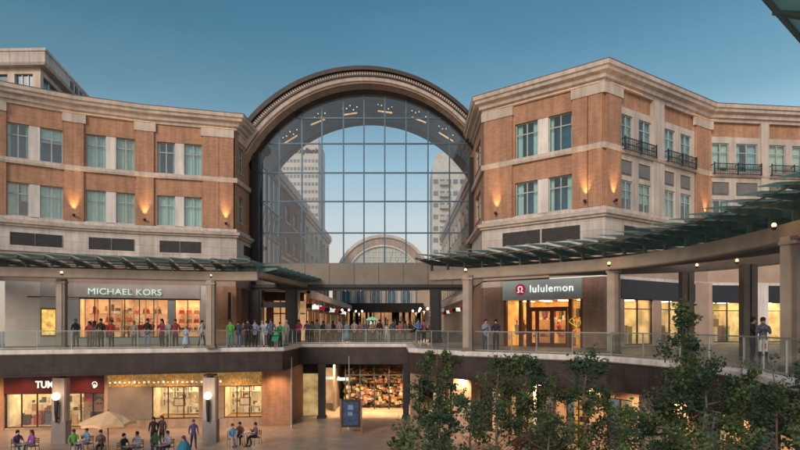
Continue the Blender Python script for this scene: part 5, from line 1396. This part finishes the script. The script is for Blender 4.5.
deckp = [
 (76,35.2,10,'rail',(.05,.06,.07),JN,'grey','cap','person in a grey cap, dark jacket and jeans right of the first left column',1.03),
 (89.5,35.6,-10,'cross',(.4,.08,.09),(.2,.13,.1),'brown','long','person in a pinkish red top with long brown hair left of the one in black',.95),
 (101,35.3,5,'rail',K_,K_,'black','short','person all in black at the rail of the handbag shop',1.04),
 (111.5,35.4,-5,'rail',(.3,.03,.03),(.05,.04,.045),'brown','short','person in a dark red jacket right beside the one all in black',1.0),
 (147.5,35.6,15,'rail',K_,(.22,.32,.45),'brown','cap','person in a black jacket and light blue jeans standing alone mid window',1.04),
 (162,35.6,-20,'mixed',(.22,.03,.09),K_,'black','long','person in a maroon top and black trousers at the right half of the shop window',1.03),
 (175.5,36.0,10,'down',(.2,.04,.04),(.05,.02,.02),'brown','short','person in a dark red coat before the narrow shop window',1.03),
 (202,36.4,60,'walk',(.5,.5,.48),K_,'black','short','person in a pale grey top and black trousers beside the second column',.98),
 (230.5,36.4,5,'rail',(.09,.33,.06),(.06,.2,.18),'brown','short','person in a bright green top in front of the brick pier',1.0),
 (238.5,36.6,-5,'rail',NV,JN,'black','short','person in navy next to the bright green one',.95),
 (248,36.6,0,'rail',K_,K_,'black','long','person in black with long black hair left of the grey blue group',1.02),
 (255,36.8,10,'cross',(.2,.24,.34),K_,'brown','short','person in a grey blue jacket with crossed arms',1.0),
 (262.5,37.2,-10,'phone',(.38,.42,.48),(.45,.43,.4),'blond','long','person in pale grey holding a phone up',.97),
 (271,36.8,0,'hips',(.06,.09,.16),K_,'brown','short','person in a dark blue jacket with hands on hips before the dark column',1.04),
 (280,37.4,25,'rail',(.04,.3,.14),(.1,.12,.1),'black','short','person in dark green leaning at the end of the left railing',.92),
 (94.5,37.6,170,'down',(.12,.12,.14),(.1,.1,.12),'brown','long','person seen from behind looking into the handbag shop at left',.97),
 (134,38.2,190,'down',(.4,.36,.3),(.08,.1,.14),'blond','short','person in beige seen from behind before the shop window',.98),
 (168.5,36.8,-30,'cross',(.3,.3,.33),(.05,.05,.07),'grey','short','grey haired person in grey right beside the maroon top',1.0),
 (243.5,37.6,15,'phone',(.3,.12,.1),(.08,.07,.07),'brown','long','person in brick red behind the navy and black pair',.95),
 (266.5,38.2,-15,'down',(.6,.58,.54),(.1,.12,.18),'black','short','person in an off white top behind the grey blue group',.97),
 (286.5,38.6,-35,'down',(.2,.22,.2),(.25,.26,.25),'grey','short','person in grey behind the dark green one',1.0),
]
ctr = [
 (299,45.8,10,'rail',(.55,.05,.22),K_,'brown','long','person in bright pink at the left end of the middle railing',1.04),
 (307,46.0,-10,'rail',(.2,.1,.25),NV,'black','short','person in purple next to the bright pink one',1.0),
 (317,46.0,0,'cross',(.28,.27,.28),K_,'black','short','person in a grey top and black trousers in the middle railing left half',1.04),
 (323,47.5,40,'walk',(.12,.12,.14),(.1,.1,.12),'brown','short','person in charcoal walking behind the one in grey',1.0),
 (339.5,45.9,0,'rail',(.42,.33,.36),NV,'brown','short','person in a dusty pink top and navy trousers',1.05),
 (346.5,46.2,5,'rail',(.3,.36,.42),(.2,.4,.55),'blond','long','person in a grey top over a light blue skirt',.97),
 (354.5,46.0,-5,'rail',(.4,.32,.33),K_,'brown','long','person in greyish rose and black trousers',1.03),
 (360,46.3,10,'cross',(.3,.15,.16),(.07,.07,.08),'black','short','person in dull red beside the greyish rose one',.98),
 (379.5,46.0,0,'rail',K_,(.2,.2,.22),'black','short','person in black with grey trousers right of the green kiosk',1.05),
 (386.5,46.3,10,'down',(.5,.52,.5),(.35,.36,.38),'brown','short','person in white with a pale outfit next to the black one',.85),
 (393,46.1,-10,'rail',(.035,.05,.09),NV,'black','short','person in navy blue at the middle railing right half',1.03),
 (418,46.0,15,'rail',(.08,.18,.4),NV,'brown','short','person in a bright blue shirt near the right dark column',1.08),
 (424,46.4,-20,'phone',(.3,.08,.16),K_,'black','short','person in a plum top beside the bright blue shirt',1.04),
 (312,46.3,10,'down',(.15,.25,.2),(.08,.08,.1),'black','long','person in dark sea green between the purple and grey ones',.97),
 (328.5,46.2,-15,'rail',(.5,.45,.4),NV,'blond','short','blond person in cream at the middle railing left half',1.0),
 (366,46.6,10,'down',(.1,.1,.13),(.12,.13,.2),'grey','short','grey haired person in charcoal left of the green kiosk',1.0),
 (372.5,46.2,0,'cross',(.3,.2,.1),(.06,.05,.05),'brown','short','person in tan brown in front of the green kiosk',1.0),
 (400,46.3,-20,'rail',(.35,.1,.1),(.1,.1,.12),'black','long','person in deep red right of the navy blue one',.97),
 (333,52,160,'walk',(.1,.1,.12),(.06,.07,.1),'black','short','person in dark clothes walking away under the arch on the left',1.0),
 (405,54,170,'walk',(.3,.28,.25),(.08,.09,.12),'brown','short','person in beige walking away under the arch on the right',1.0),
 (328,58,20,'walk',(.35,.2,.2),(.12,.12,.15),'brown','long','person in faded red walking towards us down the street',1.0),
 (411,60,-10,'walk',(.15,.25,.3),(.1,.08,.07),'black','short','person in teal grey walking down the street near the right side',1.0),
]
rgt = [
 (485.5,32.2,20,'mixed',(.25,.28,.42),(.07,.06,.14),'brown','short','person in a blue grey shirt left of the lululemon door',1.02),
 (496,32.2,-15,'rail',(.03,.025,.035),K_,'black','long','person in black with long hair left of the lululemon window',1.0),
]
for (px_,Y,rot,pose,tp,bt,hr,hk,lb,sc) in deckp+rgt: person(px_,Y,-1.5,rot,pose,tp,bt,hr,hk,lb,sc,group=G_,sk=len(lb)%3)
for (px_,Y,rot,pose,tp,bt,hr,hk,lb,sc) in ctr: person(px_,Y,-1.5,rot,pose,tp,bt,hr,hk,lb,sc,group=G_,sk=len(lb)%3,skirt=((.15,.38,.55) if 'skirt' in lb else False))
person(186,35.6,-1.5,0,'rail',(.3,.42,.52),(.3,.42,.52),'blond','long','child in a long pale blue dress at the rail',.78,skirt=True,group=G_)
person(752.5,21.6,-1.5,50,'phone',K_,(.03,.03,.04),'black','short','person in black on the right walkway with forearms raised, beside the bag carrier',1.0,group=G_,sk=1)
person(763,21.2,-1.5,-25,'phone',(.10,.13,.18),(.05,.05,.07),'brown','short','person in a blue grey jacket on the right walkway beside the one in black',.99,group=G_)
# shopping bag in hand
x,Y = X_(763,20.7),20.7
t = thing('shopping_bag', 'white and pink shopping bag held by the person in the blue grey jacket', 'bag', (x,Y,-.9))
b = MB(); b.box(x-.15,x+.15,Y-.05,Y+.05,-1.0,-.58); b.build('bag_body', 'white', t)
b = MB(); b.box(x-.08,x+.08,Y-.056,-.052+Y,-.9,-.7); b.build('print', cloth((.6,.12,.2)), t)
b = MB(); b.tube([(x-.08,Y,-.58),(x-.05,Y,-.42),(x+.05,Y,-.42),(x+.08,Y,-.58)], .01, 5); b.build('handle', 'white', t)
# pushchair
def pushchair(px_,Y):
    x = X_(px_,Y); t = thing('pushchair', 'green hooded pushchair at the railing before the dark column', 'pushchair', (x,Y,-1.5))
    for dx in (-.25,.25):
        for dy in (-.35,.3): b = MB(); b.tube([(x+dx-.02,Y+dy,-1.38),(x+dx+.02,Y+dy,-1.38)], .12, 12); b.build('wheel', 'black', t)
    b = MB()
    for s in (-.24,.24): b.tube([(x+s,Y-.35,-1.36),(x+s,Y+.1,-.8),(x+s,Y+.45,-.45)], .015, 6); b.tube([(x+s,Y+.3,-1.36),(x+s,Y-.1,-.85)], .015, 6)
    b.tube([(x-.24,Y+.45,-.45),(x+.24,Y+.45,-.45)], .02, 6); b.build('frame', 'dark_metal', t)
    b = MB(); b.hexa([(x-.2,Y-.3,-1.1),(x+.2,Y-.3,-1.1),(x+.2,Y+.15,-1.05),(x-.2,Y+.15,-1.05),(x-.22,Y-.32,-.95),(x+.22,Y-.32,-.95),(x+.22,Y+.3,-.6),(x-.22,Y+.3,-.6)]); b.build('seat', cloth((.03,.22,.12)), t)
    b = MB(); b.ball((x,Y+.12,-.72), .26, 12, (.9,1,1), 0); b.build('hood', cloth((.05,.3,.15)), t)
pushchair(276,36.8)

# ------------------------------------------------------------------ cafe seating on the plaza
def chair():
    t = thing('cafe_chair', '', 'chair', (0,0,G0), 'cafe chairs on the plaza')
    b = MB(); b.box(-.21,.21,-.21,.21,.43,.46); b.build('seat', 'wood', t, world=False)
    b = MB()
    for z in (.6,.7,.8): b.box(-.2,.2,.2,.22,z,z+.05)
    b.build('backrest', 'wood', t, world=False)
    for sx in (-.19,.19):
        b = MB(); b.tube([(sx,-.19,.43),(sx*1.1,-.22,0)], .014, 6); b.build('leg', 'dark_metal', t, world=False)
        b = MB(); b.tube([(sx*1.1,.26,0),(sx,.2,.43),(sx,.23,.87)], .014, 6); b.build('leg', 'dark_metal', t, world=False)
    return t
def table():
    t = thing('cafe_table', '', 'table', (0,0,G0), 'cafe tables on the plaza')
    b = MB(); b.lathe((0,0,0), [(0,.72),(.36,.72),(.37,.735),(.36,.75),(0,.75)], 20); b.build('tabletop', 'steel', t, world=False, smooth=False)
    b = MB(); b.tube([(0,0,.02),(0,0,.72)], .03, 8); b.build('stem', 'dark_metal', t, world=False)
    b = MB(); b.lathe((0,0,0), [(0,0),(.24,0),(.24,.02),(.04,.05)], 14); b.build('base', 'dark_metal', t, world=False)
    return t
cproto = chair(); tproto = table(); cu=[0]; tu=[0]
def put_chair(x, Y, rot, lb):
    o = cproto if cu[0]==0 else copy_tree(cproto); cu[0]+=1
    o.location = (x,Y,0); o.rotation_euler = (0,0,math.radians(rot)); o['label'] = lb
def put_table(x, Y, lb):
    o = tproto if tu[0]==0 else copy_tree(tproto); tu[0]+=1
    o.location = (x,Y,0); o['label'] = lb
GS = 'people seated at the cafe tables'
seat = [
 (17,31.5,60,'lap',(.12,.05,.14),NV,'black','short','seated person in dark purple at the far left table'),
 (33,31.6,-30,'lap',(.25,.08,.35),(.4,.38,.4),'brown','long','seated person in bright purple with pale trousers near the left column'),
 (74,31.8,20,'lap',(.1,.3,.06),(.2,.2,.2),'brown','short','seated person in a green shirt right of the left column'),
 (87.5,32.2,-20,'mixed',(.15,.28,.45),(.25,.25,.28),'brown','short','seated person in a light blue shirt under the umbrella'),
 (101,31.6,15,'phone',(.1,.08,.09),K_,'black','short','seated person in black under the umbrella'),
 (123,30.6,70,'lap',(.03,.035,.06),K_,'black','short','seated person in dark navy right of the umbrella pole'),
 (138,31.2,-10,'phone',(.5,.5,.6),(.3,.3,.4),'brown','short','seated person in a white top right of the dark navy one'),
 (155.5,31.6,20,'lap',(.12,.22,.1),NV,'black','long','seated person in olive green in the group by the cream window'),
 (168.5,31.4,-20,'mixed',(.42,.42,.52),NV,'black','short','seated person in a pale lilac shirt in the group by the cream window'),
 (232,33.6,35,'lap',(.16,.3,.42),(.3,.3,.32),'brown','short','seated person in a light blue top right of the right lower column'),
 (240,34.2,0,'lap',(.2,.06,.05),K_,'black','short','seated person in dark red in the middle of the right trio'),
 (256.5,34.0,-55,'mixed',(.14,.06,.12),K_,'black','short','seated person in dark plum at the right end of the trio'),
]
for (px_,Y,rot,pose,tp,bt,hr,hk,lb) in seat:
    person(px_,Y,G0,rot,pose,tp,bt,hr,hk,lb,1.0,sit=True,group=GS,sk=len(lb)%3)
    put_chair(X_(px_,Y),Y,rot,'chair under '+lb)
o = person(184.5,29.6,G0,-25,'lap',(.02,.16,.24),(.02,.16,.24),'purple','long','person wrapped in a teal shawl seated left of the right lower column',1.05,sit=True,skirt=True,group=GS)
b = MB(); b.lathe((0,-.02,0), [(.06,1.12),(.16,1.06),(.26,.9),(.33,.62),(.36,.45)], 18)
for i,v in enumerate(b.v): b.v[i] = v+Vector((v.x,v.y,0))*.06*math.sin(math.atan2(v.y,v.x)*5)
b.build('shawl', cloth((.02,.17,.26)), o, world=False, smooth=True)
put_chair(X_(184.5,29.6),29.6,-25,'wooden slatted cafe chair under the person in the teal shawl')
person(153.5,33.6,G0,10,'down',K_,K_,'black','long','standing person with long black hair behind the cafe group',.98,group='people standing on the plaza')
person(162,33.8,G0,-10,'down',(.06,.04,.04),K_,'brown','long','standing person in dark brown behind the cafe group',1.0,group='people standing on the plaza')
person(193.5,33.0,G0,30,'walk',(.1,.06,.2),NV,'purple','bun','person with purple hair walking by the right lower column',.95,group='people standing on the plaza')
for i,(px_,Y,lb) in enumerate(((25,30.9,'small round cafe table between the two purple clad people at far left'),(81,31.2,'small round cafe table beneath the umbrella'),(130,30.3,'small round cafe table right of the umbrella'),(162,30.6,'small round cafe table in front of the cream window group'),(247,33.6,'small round cafe table of the trio at right'))):
    put_table(X_(px_,Y),Y,lb)
    for k in range(2):
        x = X_(px_,Y)+(-.16,.15)[k]; y_ = Y+(.05,-.1)[k]; t = thing('cup', ['white','red'][k]+' paper cup on the '+lb.replace('small round ',''), 'cup', (x,y_,-6.45), 'paper cups on the cafe tables')
        b = MB(); b.lathe((x,y_,-6.449), [(0,0),(.03,0),(.042,.12),(.038,.12),(.028,.01)], 12); b.build('cup_body', ['white','red'][k], t); b = MB(); b.lathe((x,y_,-6.449), [(.045,.12),(.043,.135),(0,.137)], 12); b.build('lid', 'white', t)

# ------------------------------------------------------------------ trees
def tree(px_, Y, top_py, wpx, label, lm='leaf', nleaf=5200, leafs=.075, seed=1, cover=(.0,1.0), lean=0, trunk_r=.07, group='young trees on the plaza', kind='young_tree', dens=1.0):
    rnd = random.Random(seed); x = X_(px_,Y); zt_ = Z_(top_py,Y); H = zt_-G0; W = wpx/F*Y/2
    t = thing(kind, label, 'tree', (x,Y,G0), group)
    b = MB(); base = Vector((x,Y,G0)); path = []
    n = 9
    for i in range(n+1):
        f = i/n; path.append(base+Vector((lean*f+rnd.gauss(0,.05)*f*H*.2, rnd.gauss(0,.05)*f*H*.2, H*f*.97)))
    b.tube(path, [trunk_r*(1-.88*i/n) for i in range(n+1)], 8)
    tips = []; nb = 34
    for i in range(nb):
        f = .16+.8*(i+rnd.random())/nb; k = min(n-1,int(f*n)); p = path[k].lerp(path[k+1], f*n-k)
        a = i*2.4+rnd.gauss(0,.4); prof = math.sin(math.pi*min(1,(f*.80+.16)))**.8
        l = W*prof*rnd.uniform(.65,1.25); rise = l*rnd.uniform(.35,1.0)
        mid_ = p+Vector((math.cos(a)*l*.55,math.sin(a)*l*.55,rise*.4)); end = p+Vector((math.cos(a)*l,math.sin(a)*l,rise))
        r0 = trunk_r*(1-.85*f)*.55; b.tube([p,mid_,end], [r0,r0*.55,.005], 5, cap=False)
        for s in range(5):
            g_ = rnd.uniform(.3,1); q = p.lerp(mid_,g_*2) if g_<.5 else mid_.lerp(end,g_*2-1)
            d = Vector((rnd.gauss(0,1),rnd.gauss(0,1),rnd.gauss(.5,.6))).normalized()*l*rnd.uniform(.2,.45); b.tube([q,q+d], [r0*.35,.004], 4, cap=False); tips.append((q,q+d))
        tips.append((mid_,end)); tips.append((p.lerp(mid_,.5),end))
    b.build('trunk', 'bark', t)
    b = MB(); per = max(1,int(nleaf*1.2*dens/len(tips)))
    cl = [Vector((rnd.uniform(-99,99),0,0))]
    for (q0,q1) in tips:
        m0 = rnd.uniform(.3,1.8)
        for k in range(int(per*m0)):
            f = rnd.random()**.7; p = q0.lerp(q1,f)+Vector((rnd.gauss(0,.1),rnd.gauss(0,.1),rnd.gauss(-.02,.1)))
            if noise.noise(p*1.1+cl[0]) < -.18: continue
            d = Vector((rnd.gauss(0,1),rnd.gauss(0,1),rnd.gauss(-.3,.8))).normalized(); e = d.cross(Vector((rnd.gauss(0,1),rnd.gauss(0,1),rnd.gauss(0,1)))).normalized()
            s = leafs*rnd.choice((.5,.7,.9,1.1,1.4))*rnd.uniform(.85,1.15); b.m = 0 if noise.noise(p*.9) > -.05 else 1
            b.quad([p,p+d*s*.5+e*s*.42,p+d*s*1.1,p+d*s*.5-e*s*.42])
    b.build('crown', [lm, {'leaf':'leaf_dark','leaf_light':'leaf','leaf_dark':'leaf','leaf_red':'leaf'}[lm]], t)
    return t
tree(437,27,345,52,'slim green tree just left of the column by the lululemon shop','leaf',6500,.11,1)
tree(497,24,350,44,'sparse tree with bare pale twigs below the lululemon door','leaf',2400,.10,2,trunk_r=.09)
tree(527,25,352,62,'rounded tree below the right half of the lululemon shop','leaf',6500,.11,3)
tree(470,18,392,52,'short dark tree between the slim one and the sparse one','leaf_dark',3200,.085,4)
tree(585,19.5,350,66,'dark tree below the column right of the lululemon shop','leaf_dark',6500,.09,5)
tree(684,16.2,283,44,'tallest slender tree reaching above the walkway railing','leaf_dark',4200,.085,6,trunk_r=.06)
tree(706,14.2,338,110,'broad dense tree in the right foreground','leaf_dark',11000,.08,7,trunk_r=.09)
tree(652,14.8,386,74,'low leafy tree left of the broad dense one','leaf',6500,.08,8)
tree(776,13.4,347,74,'tree in front of the curved railing at the right edge','leaf',7000,.075,9)
tree(405,18.5,412,34,'small round leaved sapling at the bottom centre','leaf_light',1300,.13,10)
tree(620,21,400,56,'yellowish green tree between the lower columns','leaf_light',3000,.09,12)
tree(548,17.5,398,48,'low bushy tree at the bottom below the rounded one','leaf',2700,.085,13)
tree(440,16.2,405,56,'low dark green tree at the bottom left of the planting','leaf_dark',4500,.085,14)
tree(810,12.5,325,60,'leafy tree cut by the right edge of the photo','leaf',6000,.07,15)
tree(742,17.5,352,60,'dark tree between the broad one and the right edge','leaf_dark',5000,.085,16)
for i,(px_,Y,tp,w_) in enumerate(((530,20,432,40),(560,20,434,36),(590,19,436,30))):
    tree(px_,Y,tp,w_,'reddish shrub at the bottom of the planting, '+['left','middle','right'][i]+' of three','leaf_red',2200,.08,20+i,trunk_r=.03,group='reddish shrubs',kind='shrub')

# ------------------------------------------------------------------ sky, sun, camera
sc = bpy.context.scene
w = bpy.data.worlds.new('World'); sc.world = w; w.use_nodes = True; nt = w.node_tree; n = nt.nodes; l = nt.links
bg = n['Background']; sky = n.new('ShaderNodeTexSky'); sky.sky_type = 'NISHITA'; sky.sun_disc = False
SE = 12; SR = 205
sky.sun_elevation = math.radians(SE); sky.sun_rotation = math.radians(SR); sky.ozone_density = 2.0; sky.air_density = 1.0; sky.dust_density = .6
# twilight colouring by elevation
tc = n.new('ShaderNodeTexCoord'); sx = n.new('ShaderNodeSeparateXYZ'); l.new(tc.outputs['Generated'], sx.inputs[0])
rp = n.new('ShaderNodeValToRGB'); l.new(sx.outputs['Z'], rp.inputs['Fac'])
els = rp.color_ramp.elements; els[0].position = 0; els[0].color = (.72,.56,.46,1); els[1].position = 1; els[1].color = (.035,.11,.21,1)
for p,c in ((.10,(.76,.66,.58)),(.18,(.60,.67,.68)),(.26,(.34,.54,.64)),(.35,(.16,.33,.43)),(.44,(.085,.245,.36)),(.52,(.05,.175,.285))):
    e = els.new(p); e.color = (*c,1)
# brighter, warmer western half of the sky behind the photographer
r2 = n.new('ShaderNodeValToRGB'); l.new(sx.outputs['Z'], r2.inputs['Fac'])
e2 = r2.color_ramp.elements; e2[0].position = 0; e2[0].color = (1.0,.74,.55,1); e2[1].position = 1; e2[1].color = (.12,.2,.3,1)
for p,c in ((.12,(.95,.8,.68)),(.3,(.62,.68,.72)),(.6,(.28,.38,.48))):
    e = e2.new(p); e.color = (*c,1)
mrw = n.new('ShaderNodeMapRange'); mrw.interpolation_type = 'SMOOTHSTEP'; mrw.inputs['From Min'].default_value = .35; mrw.inputs['From Max'].default_value = -.55
l.new(sx.outputs['Y'], mrw.inputs['Value'])
mw = n.new('ShaderNodeMix'); mw.data_type = 'RGBA'; l.new(mrw.outputs['Result'], mw.inputs['Factor']); l.new(rp.outputs['Color'], mw.inputs['A']); l.new(r2.outputs['Color'], mw.inputs['B'])
mx = n.new('ShaderNodeMix'); mx.data_type = 'RGBA'; mx.inputs['Factor'].default_value = .8
sc_ = n.new('ShaderNodeVectorMath'); sc_.operation = 'SCALE'; sc_.inputs['Scale'].default_value = 1/.12
l.new(mw.outputs['Result'], sc_.inputs[0]); l.new(sky.outputs['Color'], mx.inputs['A']); l.new(sc_.outputs['Vector'], mx.inputs['B'])
hz = n.new('ShaderNodeTexNoise'); hz.inputs['Scale'].default_value = 1.6; hz.inputs['Detail'].default_value = 5; hz.inputs['Roughness'].default_value = .55
mpn = n.new('ShaderNodeMapping'); mpn.inputs['Scale'].default_value = (1,1,3.5); l.new(tc.outputs['Generated'], mpn.inputs['Vector']); l.new(mpn.outputs['Vector'], hz.inputs['Vector'])
hr = n.new('ShaderNodeMapRange'); hr.inputs['From Min'].default_value = .35; hr.inputs['From Max'].default_value = .7; hr.inputs['To Min'].default_value = .96; hr.inputs['To Max'].default_value = 1.1; l.new(hz.outputs['Fac'], hr.inputs['Value'])
ax = n.new('ShaderNodeMath'); ax.operation = 'MULTIPLY_ADD'; ax.inputs[1].default_value = .3; l.new(sx.outputs['X'], ax.inputs[0]); l.new(hr.outputs['Result'], ax.inputs[2])
fs = n.new('ShaderNodeVectorMath'); fs.operation = 'SCALE'; l.new(mx.outputs['Result'], fs.inputs[0]); l.new(ax.outputs['Value'], fs.inputs['Scale'])
l.new(fs.outputs['Vector'], bg.inputs['Color']); bg.inputs['Strength'].default_value = .12
s = bpy.data.lights.new('sun', 'SUN'); s.energy = 2.2; s.angle = math.radians(25); s.color = (1,.82,.68)
so = bpy.data.objects.new('sun', s); C.objects.link(so)
dirv = Vector((math.sin(math.radians(SR))*math.cos(math.radians(SE+14)), math.cos(math.radians(SR))*math.cos(math.radians(SE+14)), math.sin(math.radians(SE+14))))
so.rotation_euler = (dirv).to_track_quat('Z','Y').to_euler(); so.location = (0,-20,60)
cam = bpy.data.cameras.new('camera'); co = bpy.data.objects.new('camera', cam); C.objects.link(co)
co.location = (0,0,E); co.rotation_euler = (math.radians(90),0,0)
cam.sensor_width = 36; cam.lens = 36*F/800; cam.shift_y = 99/800; cam.clip_end = 3000; cam.clip_start = .1
sc.camera = co
sc.view_settings.view_transform = 'Standard'; sc.view_settings.look = 'None'; sc.view_settings.exposure = 0
sc.cycles.transparent_max_bounces = 24; sc.cycles.max_bounces = 6
